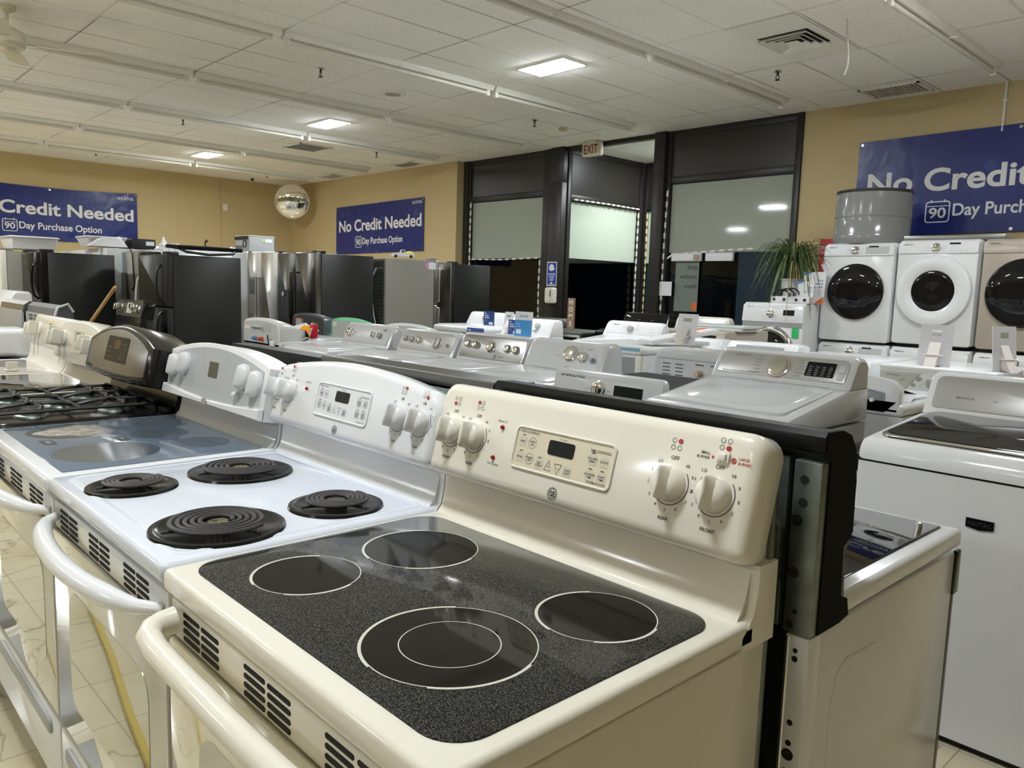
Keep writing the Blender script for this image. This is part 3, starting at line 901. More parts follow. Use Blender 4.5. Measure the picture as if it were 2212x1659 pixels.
def ge_pad(P, t, u0, u1, v0, v1, padm, keym, body, caps=True, arch=0.0):
    ol = rrect(u0, u1, v0, v1, .008, 4)
    pad = obj('keypad', MB(P).slab(ol, [(-.001, 0), (.0012, .0005)]), padm, t)
    rim = [(P @ Vector((x, y, .001))) for x, y in inset(ol, -.002)]
    obj('keypad_rim', MB().tube(rim, .0026, 8, closed=True), body, pad)
    uc = (u0+u1)/2
    obj('display', MB(P).slab(rrect(uc-.034, uc+.030, v1-.038, v1-.011, .005, 3), [(.0005, 0), (.0022, 0)]), M_disp, pad)
    mk = MB(P @ Matrix.Translation((0, 0, .0014))); ky = MB(P)
    C = (lambda s_: s_.upper()) if caps else (lambda s_: s_)
    mk.text(C('Oven Controls'), .0042, u0+.006, v1-.0075, 'l', .01)
    mk.text(C('Time Controls'), .0042, u1-.006, v1-.0155, 'r', .01)
    mk.text('Time/Temp', .0026, uc, v1-.008, 'c', .005)
    keys = [(u0+.018, v1-.025, 'Bake'), (u0+.043, v1-.025, 'Start/On'), (u0+.018, v1-.055, 'Broil'), (u0+.043, v1-.055, 'Clear/Off'), (u0+.070, v1-.060, 'Self/Clean'),
            (u0+.142, v1-.062, 'Oven/Light'), (u1-.045, v1-.030, 'Kitchen/Timer'), (u1-.018, v1-.030, 'Clock'), (u1-.045, v1-.058, 'Cooking/Time'), (u1-.018, v1-.058, 'Start/Time')]
    for x, y, s_ in keys:
        rnd = s_ in ('Start/On', 'Clear/Off')
        if rnd: mk.ringflat(x, y, .0098, .0106, 0, n=20)
        else: ky.slab(rrect(x-.0095, x+.0095, y-.0095, y+.0095, .003, 3), [(.0005, 0), (.0016, 0)])
        ln = C(s_).split('/')
        for i, q in enumerate(ln):
            mk.text(q, .0036, x, y + (.0006 if len(ln) > 1 and i == 0 else -.0045 if len(ln) > 1 else -.0015), 'c', .012, .0004)
        if not rnd and s_ != 'Clock' and s_ != 'Oven/Light': mk.box(x-.004, x+.004, y+.0115, y+.0130, 0, .0004)
    for x, s_ in ((u0+.094, '+'), (u0+.118, '\u2212')):
        sg = 1 if s_ == '+' else -1
        tri = [(x-.009, v1-.060-sg*.008), (x+.009, v1-.060-sg*.008), (x, v1-.060+sg*.012)]
        if sg < 0: tri = tri[::-1]
        i2 = inset(tri, .0008)
        mk.loft([[(a, b_, .0004) for a, b_ in tri], [(a, b_, .0004) for a, b_ in i2]], False, False)
        mk.text(s_, .006, x, v1-.0635, 'c', .0, .0004)
    mk.text(C('Automatic Oven'), .0034, u1-.006, v0+.0035, 'r', .01)
    obj('keys', ky, keym, pad); obj('key_lettering', mk, M_text, pad, flat=True)
def glass_top(t, topm, glassm, zonem, ringm, zones, rad=.055):
    m = MB(); m.box(-HW, HW, 0, .605, .874, .9145, .010, 4, 'topv')
    obj('cooktop', m, topm, t)
    g = obj('cooktop_glass', MB(frame((0, 0, .9146), (1, 0, 0), (0, 1, 0))).plate(rrect(-.362, .352, .036, .552, rad, 8), 0, .0022, .001), glassm, t)
    for x, y, r, r2 in zones:
        z = obj('burner_zone', MB(frame((x, y, .9169), (1, 0, 0), (0, 1, 0))).lathe([(0, 0), (r, 0)], n=56), zonem, t)
        m = MB(frame((x, y, .9172), (1, 0, 0), (0, 1, 0)))
        m.ringflat(0, 0, r-.0018, r, 0, n=72)
        m.ringflat(0, 0, r-.0018, r+.003, .0001, 2.4, 4.6, 24); m.ringflat(0, 0, r-.0018, r+.003, .0001, -.9, .35, 14)
        if r2: m.ringflat(0, 0, r2-.0016, r2, 0, n=56)
        obj('burner_ring', m, ringm, z, flat=True)
    return g

# --- 1: bisque glass-top range, nearest
t = thing('electric_range', 'bisque electric range with speckled black glass top in front of the camera', 'range', (HW, 0, 0), 0, 'ranges in the front row')
carcass(t, M_bisque)
oven_front(t, M_bisque, M_ovenb, M_ovenw, M_bisque)
glass_top(t, M_bisque, M_speck, M_zone, M_ring, [(.152, .196, .122, .071), (.219, .425, .091, 0), (-.200, .172, .089, 0), (-.189, .400, .106, 0)])
P, hb = ge_backguard(t, M_bisque)
ge_pad(P, t, -.126, .113, .058, .132, M_bisqpad, M_bisqkey, M_bisque)
mk, mr = MB(P), MB(P); mkl, mrl = MB(P), MB(P)
for u, nm, hot in ((-.321, 'FRONT', 0), (-.247, 'REAR', 2), (.233, 'REAR', 3), (.315, 'FRONT', 1)):
    ge_knob(P, u, .094, M_bisqp, t)
    a_, b_ = (mkl, mrl) if u < 0 else (mk, mr)
    dial(a_, u, .094, nm)
    if u < .3: burner_icon(a_, b_, u-.002, .1575, hot)
    else: burner_icon(a_, b_, u+.002, .1715, hot)
mk.text('SMALL', .0042, .294, .152, 'r', .006); mk.text('BURNER', .0042, .294, .145, 'r', .006)
mkl.text('Burner On', .0040, -.175, .134, 'c', .004); mkl.text('Hot Cooktop', .0040, -.178, .048, 'c', .004)
mr.text('LARGE', .0042, .343, .152, 'l', .006); mr.text('BURNER', .0042, .343, .145, 'l', .006)
mr.lathe([(0, .0008), (.0022, .0008)], (.299, .1495, 0), n=10); mr.ringflat(.335, .1495, .0030, .0045, .0008, n=14); mr.lathe([(0, .0008), (.0018, .0008)], (.335, .1495, 0), n=10)
obj('dial_markings', mk, M_text, hb, flat=True); obj('dial_markings', mkl, M_text, hb, flat=True); obj('red_markings', mr, M_red, hb, flat=True); obj('red_markings', mrl, M_red, hb, flat=True)
for u, v_ in ((-.172, .124), (-.180, .062)): obj('indicator_light', MB(P).lathe([(.0042, 0), (.0042, .003), (.0028, .006), (0, .007)], (u, v_, 0), n=14), mat('red_lens', S(170, 20, 26), .15), t)
s_ = obj('burner_switch', MB(P).plate(rrect(.306, .328, .1435, .1605, .002, 2), 0, .004, .001), M_bisqp, t)
obj('rocker', MB(P).plate(rrect(.310, .324, .1465, .1575, .002, 2), .003, .008, .002), M_bisqp, s_)
m = MB(P); ge_logo(m, -.008, .026)
obj('emblem', m, M_text, t, flat=True)

# --- 2: white coil range
t = thing('electric_range', 'white electric range with four black coil burners left of the bisque range', 'range', (-.385, 0, 0), 0, 'ranges in the front row')
carcass(t, M_white)
oven_front(t, M_white, M_oven, M_ovenw, M_white, 'bow')
m = MB(); m.box(-HW, HW, 0, .605, .880, .918, .012, 3, 'topv')
o1, o2, o3 = rrect(-.350, .350, .035, .575, .03), rrect(-.343, .343, .042, .568, .026), rrect(-.336, .336, .049, .561, .022)
obj('cooktop', m, M_whitec, t)
m = MB(); m.loft([[(x, y, .9182) for x, y in inset(o1, -.004)], [(x, y, .9200) for x, y in o1], [(x, y, .9200) for x, y in o2], [(x, y, .9182) for x, y in o3]], False, False)
obj('raised_bead', m, M_whitec, t)
for x, y, R, med in ((-.174, .128, .094, 0), (-.172, .388, .122, 1), (.238, .158, .123, 1), (.238, .420, .097, 0)):
    b_ = obj('drip_bowl', MB().lathe([(R+.006, .9182), (R+.004, .9235), (R-.002, .9255), (R-.010, .9235), (R-.016, .9195), (0, .9188)], (x, y, 0), n=56), M_black, t)
    m = MB(); turns = 5 if R > .11 else 4.2
    r0, r1 = .026, R-.029; N = int(turns*40)
    m.tube([(x+(r0+(r1-r0)*k/N)*math.cos(2*PI*turns*k/N+.6), y+(r0+(r1-r0)*k/N)*math.sin(2*PI*turns*k/N+.6), .9345) for k in range(N+1)], .0047, 8, flat=.85)
    for k in range(3):
        a = k*2.094+.4
        m.box(-.0, R-.018, -.002, .002, .918, .929) if 0 else m.tube([(x, y, .924), (x+(R-.018)*math.cos(a), y+(R-.018)*math.sin(a), .924)], .003, 6)
    obj('coil_element', m, M_coil, b_)
    obj('medallion', MB().lathe([(0, .932), (.020, .932), (.023, .929), (.023, .920)], (x, y, 0), n=24), mat('medallion_brass', S(190, 178, 140), .3, .8, speck=(200, S(90, 84, 70), .45, .55)) if med else M_coil, b_)
P, hb = ge_backguard(t, M_white, 'arch')
ge_pad(P, t, -.120, .125, .055, .135, M_white, M_panelw, M_white, False)
mk, mr = MB(P), MB(P); mkl, mrl = MB(P), MB(P)
for u, nm, hot in ((-.338, 'FRONT', 0), (-.272, 'REAR', 2), (.250, 'REAR', 3), (.333, 'FRONT', 1)):
    ge_knob(P, u, .096, M_whitep, t, .0275, -.12)
    a_, b_ = (mkl, mrl) if u < 0 else (mk, mr)
    dial(a_, u, .096, nm, caps=False)
    burner_icon(a_, b_, u, .158, hot)
mkl.text('Burner On', .0040, -.180, .128, 'c', .004)
obj('dial_markings', mk, M_text, hb, flat=True); obj('dial_markings', mkl, M_text, hb, flat=True); obj('red_markings', mr, M_red, hb, flat=True); obj('red_markings', mrl, M_red, hb, flat=True)
obj('indicator_light', MB(P).lathe([(.0045, 0), (.0045, .003), (.003, .006), (0, .007)], (-.182, .112, 0), n=14), MATS['red_lens'], t)
m = MB(P); ge_logo(m, -.004, .026)
obj('emblem', m, M_text, t, flat=True)

# --- 3: white range with pale blue glass
t = thing('electric_range', 'white electric range with pale blue-grey glass top and burnt stain', 'range', (-1.152, 0, 0), 0, 'ranges in the front row')
carcass(t, M_white)
oven_front(t, M_white, M_oven, M_ovenw, M_white, 'bow')
m = MB(); m.box(-HW, HW, -.004, .605, .874, .917, .014, 4, 'topv'); obj('cooktop', m, M_white, t)
obj('cooktop_glass', MB(frame((0, 0, .917), (1, 0, 0), (0, 1, 0))).plate(rrect(-.352, .352, .040, .560, .008, 3), 0, .0022, .001), M_blueglass, t)
for k, (x, y, r) in enumerate(((-.20, .200, .125), (.165, .195, .135), (-.215, .470, .085), (-.03, .405, .085), (.175, .455, .080))):
    z = obj('burner_zone', MB(frame((x, y, .9194), (1, 0, 0), (0, 1, 0))).lathe([(0, 0), (r, 0)], n=56), M_bluezone, t)
    if k == 0: obj('stain', MB(frame((x, y, .9197), (1, 0, 0), (0, 1, 0))).slab([(r*(.72+.10*math.sin(3*a)+.05*math.sin(7*a+1))*math.cos(a), r*(.72+.10*math.sin(3*a)+.05*math.sin(7*a+1))*math.sin(a)) for a in [2*PI*i/40 for i in range(40)]], [(0, 0), (.0003, .001)]), M_stain, z)
m = MB(frame((0, 0, .9195), (1, 0, 0), (0, 1, 0)))
for x, y, a, b_ in ((-.05, .10, .036, .017), (-.0, .285, .036, .015)): m.slab(rrect(x-a, x+a, y-b_, y+b_, .002, 2), [(0, 0), (.0004, 0)])
obj('touch_mark', m, M_text, t)
m = MB(frame((0, 0, .92), (1, 0, 0), (0, 1, 0)))
m.text('HOT', .012, -.05, .094, 'c', .02, .0001); m.text('ON', .010, -.0, .28, 'c', .02, .0001)
obj('mark_lettering', m, M_textl, t, flat=True)
P = frame((0, .545, 1.00), (1, 0, 0), (0, .035, .19))
top = [(x/20*.378, .155+.045*(1-(x/20)**2)) for x in range(20, -21, -1)]
ol = [(-.378, 0.0), (.378, 0.0)] + top
hb = obj('control_housing', MB(P).slab(ol, [(-.092, 0), (-.002, 0), (0, .004)]), M_whitep, t)
m = MB(P); ol2 = [(-.352, .040), (-.2, .026), (0, .020), (.2, .026), (.352, .040)] + [(x/20*.352, .142+.043*(1-(x/20)**2)) for x in range(20, -21, -1)]
obj('control_face', MB(P).slab(ol2, [(-.001, 0), (.0012, 0)]), M_panelw, t)
obj('display', MB(P).slab(rrect(-.035, .035, .090, .140, .002, 2), [(.001, 0), (.002, 0)]), M_dispg, t)
for u, v_ in ((-.315, .103), (-.225, .115), (.232, .115), (.318, .103)):
    K = P @ Matrix.Translation((u, v_, .001)) @ Matrix.Rotation(-.15, 4, 'Z')
    mb = MB(K); mb.loft([[(x, y, h) for x, y in ell(0, 0, a, b_, 30)] for h, a, b_ in ((0, .030, .038), (.010, .031, .040), (.015, .029, .039), (.021, .020, .037), (.027, .010, .034), (.031, .004, .030))])
    obj('knob', mb, M_whitep, t)
mb = MB(P @ Matrix.Translation((.202, .058, 0))); mb.lathe([(.010, 0), (.010, .012), (.006, .018), (0, .018)], n=16); mb.box(-.014, .014, -.003, .003, .008, .016)
obj('knob', mb, M_whitep, t)
m = MB(P)
for gx in (-.16, -.07, .08): 
    for r in range(3):
        for c in range(4): m.text(random.choice(('Bake', 'Broil', '1', '2', '3', 'Clean', 'Off', 'Timer')), .0048, gx+.022*c, .065-.016*r, 'c', 0, .0016)
obj('key_lettering', m, M_textl, hb, flat=True)
obj('lower_ledge', MB(P).slab([(-.378, .002), (.378, .002), (.378, .034), (.2, .022), (0, .016), (-.2, .022), (-.378, .034)], [(-.004, 0), (.010, 0), (.014, .003)]), M_whitep, t)
m = MB(P @ Matrix.Translation((0, .012, .014))); m.slab(ell(0, 0, .022, .012, 24), [(0, 0), (.002, .001)])
obj('emblem', m, M_silver, t)
pts = [(.570, .905), (.577, .918), (.590, .932), (.598, .96), (.606, 1.02), (.652, 1.02), (.652, .872), (.575, .872)]
obj('splash_panel', MB().prism(pts, 'x', -.370, .370), mat('glossy_grey_white_panel', (.50, .53, .55), .08), t)
pts = [(.56, .872), (.56, .905), (.588, .915), (.600, .945), (.606, .998), (.655, .998), (.655, .872)]
for sx in (-1, 1): obj('end_cap', MB().prism(pts, 'x', min(sx*.364, sx*HW), max(sx*.364, sx*HW)), M_white, t)
obj('rear_cover', MB().box(-.374, .374, .640, .655, .60, 1.15, .003), M_galv, t)

# --- 4: black gas range with steel console
t = thing('gas_range', 'black gas range with cast iron grates and arched steel control panel', 'range', (-1.919, 0, 0), 0, 'ranges in the front row')
carcass(t, M_black)
oven_front(t, M_steelh, M_glassb, M_disp, M_steelh, 'bow', slots=False, trimm=M_black)
m = MB(); m.box(-HW, HW, 0, .60, .874, .915, .014, 4, 'topv'); obj('cooktop', m, M_black, t)
m = MB(); 
o1 = rrect(-.35, .35, .04, .555, .04); 
m.loft([[(x, y, .9155) for x, y in o1], [(x, y, .9205) for x, y in inset(o1, .006)], [(x, y, .9205) for x, y in inset(o1, .014)], [(x, y, .9155) for x, y in inset(o1, .022)]], False, False)
obj('raised_bead', m, M_black, t)
for x, y in ((-.19, .17), (-.19, .43), (.19, .17), (.19, .43), (0, .30)):
    b_ = obj('gas_burner', MB().lathe([(.055, .916), (.052, .922), (.040, .926), (.040, .934), (0, .936)], (x, y, 0), n=28), M_galv, t)
    obj('burner_cap', MB().lathe([(0, .944), (.030, .943), (.034, .939), (.034, .934), (0, .934)], (x, y, 0), n=24), M_blackm, b_)
for gx in (-.2, 0, .2):
    m = MB(); hx = .095
    zt = .955
    for y0, y1 in ((.05, .05), (.54, .54)): m.tube([(gx-hx, y0, .93), (gx-hx+.01, y0, zt), (gx+hx-.01, y0, zt), (gx+hx, y0, .93)], .006, 6)
    for sx in (-1, 1): m.tube([(gx+sx*hx, .05, .918), (gx+sx*hx, .05, zt-.008), (gx+sx*hx, .54, zt-.008), (gx+sx*hx, .54, .918)], .006, 6)
    m.tube([(gx-hx, .295, zt-.006), (gx+hx, .295, zt-.006)], .006, 6)
    for cy in (.17, .43):
        for sx in (-1, 1):
            m.tube([(gx+sx*hx, cy, zt-.006), (gx+sx*.07, cy+.012, zt+.004), (gx+sx*.025, cy+.004, zt+.006)], [.007, .007, .004], 6)
            m.tube([(gx, cy+sx*.12, zt-.006), (gx+.010, cy+sx*.08, zt+.004), (gx+.004, cy+sx*.028, zt+.006)], [.007, .007, .004], 6)
    obj('grate', m, M_iron, t)
P = frame((0, .482, 1.022), (1, 0, 0), (0, .05, .19))
def arch(hw, v0, v1, h, n=16): return [(-hw, v0), (-hw*.5, v0-.012), (0, v0-.016), (hw*.5, v0-.012), (hw, v0)] + [(x/n*hw, v1+h*(1-(x/n)**2)) for x in range(n, -n-1, -1)]
hb = obj('control_housing', MB(P).slab(arch(.381, .0, .135, .07), [(-.165, .006), (-.155, 0), (-.02, 0), (-.006, .006), (0, .016)]), M_black, t)
obj('control_face', MB(P).plate(arch(.335, .024, .118, .062), -.001, .004, .003), M_steelh, t)
pd = obj('display', MB(P).slab(crown(rrect(-.125, .125, .052, .146, .008), .018, .14, .10), [(.003, 0), (.0052, 0)]), M_disp, t)
m = MB(P @ Matrix.Translation((0, 0, .0056)))
for r in range(4):
    for c in range(7):
        if r in (0, 1) and 1 < c < 5: continue
        m.text(random.choice(('BAKE', 'OFF', '1', '2', '3', 'TIMER', 'CLOCK')), .005, -.09+.03*c, .068+.018*r, 'c', 0, 0, sx=.8)
obj('key_lettering', m, M_textl, pd, flat=True)
obj('amber_screen', MB(P).slab(rrect(-.035, .030, .105, .140, .003), [(.005, 0), (.0056, 0)]), mat('amber_display', S(72, 58, 34), .2), pd)
m = MB(); m.prism([(.565, .90), (.580, .925), (.588, .96), (.600, 1.03), (.65, 1.03), (.65, .872), (.565, .872)], 'x', -.378, .378)
obj('splash_panel', m, M_black, t)
m = MB(); m.box(-.365, .365, .545, .578, .9155, .940, .006); obj('rear_vent', m, M_black, t)

# --- 5, 6: bisque ranges further along
def far_range(label, cx, body, plast, console, yellow=False, stuff=False, y0=0.0, group='ranges in the front row', facem=None):
    t = thing('electric_range', label, 'range', (cx, y0, 0), 0, group)
    carcass(t, body); oven_front(t, body, M_ovenb if body == M_bisque else M_oven, M_ovenw, body, 'bow')
    m = MB(); m.box(-HW, HW, 0, .605, .874, .915, .013, 3, 'topv'); obj('cooktop', m, body, t)
    obj('cooktop_glass', MB(frame((0, 0, .9152), (1, 0, 0), (0, 1, 0))).plate(rrect(-.352, .352, .040, .560, .01, 3), 0, .0022, .001), M_glassb if not stuff else mat('pale_pink_glass', S(196, 184, 176), .06), t)
    for x, y, r in ((-.19, .18, .10), (.18, .19, .11), (-.19, .42, .085), (.19, .43, .085)):
        m = MB(frame((x, y, .9176), (1, 0, 0), (0, 1, 0))); m.ringflat(0, 0, r-.0015, r, 0, n=48); m.ringflat(0, 0, r*.55-.0012, r*.55, 0, n=36)
        obj('burner_ring', m, M_ring, t, flat=True)
    P = frame((0, .540 if console == 'arch' else .600, 1.00), (1, 0, 0), (0, .04, .19))
    if console == 'arch': ol = arch(.378, 0, .155, .045)
    else: ol = rrect(-.378, .378, 0, .185, (.02, .02, .05, .05), 5)
    hb = obj('control_housing', MB(P).slab(ol, [(-.115, .004), (-.105, 0), (-.02, 0), (-.006, .005), (0, .014)]), body, t)
    if facem: obj('control_face', MB(P).slab(rrect(-.37, .37, .012, .172, .01), [(-.001, 0), (.0025, .001)]), facem, t)
    obj('keypad', MB(P).slab(rrect(-.075, .085, .045, .150, .01), [(0, 0), (.003, .001)]), mat('yellowed_keypad', S(222, 206, 156), .4) if yellow else M_bisqpad, t)
    obj('display', MB(P).slab(rrect(-.03, .03, .095, .140, .003), [(.003, 0), (.004, 0)]), M_dispg, t)
    for u in (-.30, -.22, .21, .29):
        K = P @ Matrix.Translation((u, .09 + (.012 if abs(u) < .25 else 0), 0))
        mb = MB(K); mb.lathe([(.036, 0), (.036, .008), (.028, .014), (0, .014)], n=24); mb.box(-.014, .014, -.034, .034, .012, .062, .006)
        obj('knob', mb, plast, t)
    m = MB(P); m.text('BAKE  BROIL  TIMER', .006, 0, .06, 'c', 0, .0036); m.text('1  2  3  4  5', .006, 0, .075, 'c', 0, .0036)
    obj('key_lettering', m, M_textl, hb, flat=True)
    pts = [(.570, .905), (.577, .918), (.590, .932), (.598, .96), (.606, 1.02), (.652, 1.02), (.652, .872), (.575, .872)]
    obj('splash_panel', MB().prism(pts, 'x', -.374, .374), body, t)
far_range('bisque electric range with arched back and white knobs left of the gas range', -2.684, M_bisque, M_bisqp, 'arch')
far_range('bisque electric range with yellowed keypad, second left of the gas range', -3.450, M_bisque, M_bisqp, 'flat', yellow=True, stuff=True)
# knobs lying on that top and a cooktop basin further left
m = MB()
for k, (x, y, a) in enumerate(((-3.30, .33, 0), (-3.19, .28, .6), (-3.30, .20, 1.2), (-3.15, .17, .3), (-3.20, .39, 2))):
    q = MB(Matrix.Translation((x, y, .919)) @ Matrix.Rotation(a, 4, 'Z')); q.lathe([(.03, 0), (.03, .008), (.02, .014), (0, .014)], n=16); q.box(-.028, .028, -.009, .009, .012, .045, .004)
    setprop(obj('spare_dial', q, M_bisqp), 'loose cream knob lying on the glass of the second bisque range', 'knob', 'loose knobs on the bisque range')
t = thing('plastic_bin', 'white plastic bin lying on its side left of the second bisque range', 'bin', (-4.08, .36, .920))
obj('bin_shell', MB().box(-.16, .16, 0, .28, .0, .16, .03, 3), M_white, t)
obj('bin_rim', MB().box(-.165, .165, -.012, .008, -.0, .165, .004), M_whitep, t)
far_range('black electric range with chrome dials before the middle black refrigerator', -6.98, M_black, M_chrome, 'flat', y0=1.50, group='ranges by the refrigerators', facem=M_dispg)
t = thing('electric_range', 'white range at the left edge, third left of the gas range', 'range', (-4.22, 0, 0), 0, 'ranges in the front row')
carcass(t, M_white); oven_front(t, M_white, M_oven, M_ovenw, M_white, 'bow')
obj('cooktop', MB().box(-HW, HW, 0, .65, .874, .915, .013, 3, 'topv'), M_white, t)
obj('cooktop_glass', MB(frame((0, 0, .9152), (1, 0, 0), (0, 1, 0))).plate(rrect(-.352, .352, .040, .560, .01, 3), 0, .0022, .001), M_glassb, t)
setprop(obj('floor_hose', MB().tube([(-2.9, -.62, .014), (-2.2, -.44, .014), (-1.68, -.37, .014), (-1.2, -.29, .014), (-.9, -.25, .014), (-.55, -.24, .014), (.1, -.30, .014)], .013, 8), M_hose), 'yellow hose lying on the tiles before the ranges, seen mirrored in the oven doors', 'hose')

# ---------------------------------------------------------------- second row of ranges, backs to the first, facing +y
def back_range(label, cx, yfront, body, guard, guardkind, glass=M_glassb, name='electric_range'):
    t = thing(name, label, 'range', (cx, yfront, 0), PI, 'ranges in the second row')
    m = MB(); m.box(-.378, .378, .03, .66, .03, .868, .004)
    obj('body', m, body, t)
    obj('base', MB().box(-.36, .36, .06, .60, 0, .04), M_blackm, t)
    obj('oven_door', MB().box(-.376, .376, .0, .028, .16, .86, .006), M_black, t)
    obj('handle', MB().tube([(-.30, 0, .80), (-.30, -.045, .80), (.30, -.045, .80), (.30, 0, .80)], .012), guard, t)
    m = MB(); m.box(-HW, HW, 0, .62, .874, .915, .012, 3, 'topv'); obj('cooktop', m, body, t)
    obj('cooktop_glass', MB(frame((0, 0, .9152), (1, 0, 0), (0, 1, 0))).plate(rrect(-.348, .348, .030, .585, .012, 3), 0, .0022, .001), glass, t)
    if guardkind == 'bevel':       # glossy black, rounded shoulder, holes in the galvanised back
        pts = [(.585, .915), (.592, .97), (.592, .99), (.580, 1.0), (.582, 1.10), (.590, 1.16), (.606, 1.185), (.640, 1.195), (.690, 1.198), (.698, 1.19), (.698, 1.168), (.69, 1.168), (.64, 1.168), (.64, .87), (.585, .87)]
        obj('control_housing', MB().prism(pts, 'x', -.379, .379), guard, t)
        for sx in (-1, 1):
            m = MB(); m.prism([(.66, .868), (.66, 1.18), (.70, 1.192), (.706, 1.18), (.706, .868)], 'x', sx*.352-.024, sx*.352+.024)
    elif guardkind == 'flat':
        pts = [(.56, .905), (.575, 1.0), (.555, 1.02), (.545, 1.16), (.56, 1.185), (.685, 1.192), (.69, 1.185), (.69, 1.165), (.60, 1.13), (.60, .905)]
        obj('control_housing', MB().prism(pts, 'x', -.379, .379), guard, t)
    elif guardkind == 'hood':
        pts = [(.60, .915), (.585, 1.12), (.595, 1.175), (.62, 1.20), (.655, 1.205), (.69, 1.18), (.70, 1.13), (.66, 1.13), (.66, .915)]
        obj('control_housing', MB().prism(pts, 'x', -.379, .379), guard, t)
        obj('rear_plate', MB().box(-.375, .375, .69, .708, .88, 1.135, .003), M_greyp, t)
    else:
        pts = [(.56, .905), (.575, 1.0), (.555, 1.02), (.545, 1.15), (.575, 1.17), (.645, 1.17), (.645, 1.13), (.60, 1.13), (.60, .905)]
        obj('control_housing', MB().prism(pts, 'x', -.379, .379), guard, t)
    return t
t = back_range('white range with black glass top facing away, galvanised back behind the bisque range', .421, 1.405, M_white, M_black, 'bevel', M_glassb)
# its left side (to the camera's right) with the pierced galvanised back
g = obj('rear_plate', MB().box(-.378, .378, .672, .6745, .868, 1.165), M_galvd, t)
m = MB(); m.box(-.379, -.333, .676, .700, .868, 1.150, .003); m.box(.333, .379, .676, .700, .868, 1.150, .003); m.box(-.32, .32, .676, .690, .868, 1.15, .002)
fl = obj('rear_flange', m, M_galv, t)
for z, r, dx in ((1.12, .007, 0), (1.083, .0075, 0), (1.053, .0095, .008), (.968, .0095, .008), (.905, .004, 0), (.882, .0065, .008)):
    m = MB(); m.cyl((-.352+dx, .699, z), (-.352+dx, .7008, z), r, n=20)
    obj('bolt_hole', m, M_slot, fl)
m = MB(frame((-.300, .690, .93), (-1, 0, 0), (0, 0, 1))); m.plate(rrect(-.020, .020, 0, .115, .019, 6), -.002, .012, .010)
obj('embossed_rib', m, M_galv, fl)
lp = obj('rear_body_plate', MB().box(-.340, .376, .655, .668, .05, .862), M_galvd, t)
m = MB(); m.box(-.379, -.340, .655, .700, .05, .866, .003)
sf = obj('side_flange', m, M_white, t)
for z, r in ((.842, .004), (.828, .005), (.72, .005), (.685, .005), (.665, .010), (.63, .011), (.55, .006)):
    m = MB(); m.cyl((-.358, .6995, z), (-.358, .7008, z), r, n=18)
    obj('bolt_hole', m, M_slot, sf)
obj('steel_edge', MB().cyl((-.345, .698, .05), (-.345, .698, .862), .004, n=8), M_steel, t)
# side panel stamping, corner trim and side of the guard
m = MB(frame((-.3785, 0, 0), (0, -1, 0), (0, 0, 1)))
m.tube([(-.60, .10, .0), (-.60, .55, 0), (-.57, .61, 0), (-.36, .735, 0)], .0035, 6)
obj('side_stamping', MB().tube([(-.3782, .60, .10), (-.3782, .60, .72), (-.3782, .585, .775), (-.3782, .55, .79), (-.3782, .43, .783)], .002, 6), M_white, t)
m.bm.free()
obj('door_edge_trim', MB().box(-.381, -.372, -.004, .026, .77, .868, .003), M_black, t)
m = MB(); m.prism([(.565, .874), (.575, .905), (.600, .915), (.606, 1.0), (.585, 1.01), (.575, 1.02), (.578, 1.10), (.588, 1.16), (.610, 1.186), (.640, 1.196), (.690, 1.198), (.694, 1.15), (.676, 1.15), (.676, .868), (.60, .868)], 'x', -.3812, -.375)
obj('guard_end_plate', m, M_blackf, t)
obj('hinge_cap', MB().lathe([(.008, .917), (.006, .922), (0, .923)], (-.31, .06, 0), n=12), M_steel, t)
back_range('range facing away with dark brushed steel top edge behind the white coil range', -.345, 1.40, M_black, M_dsteelh, 'flat')
back_range('range facing away with black top edge behind the pale blue glass range', -1.112, 1.42, M_black, M_blackm, 'flat2')

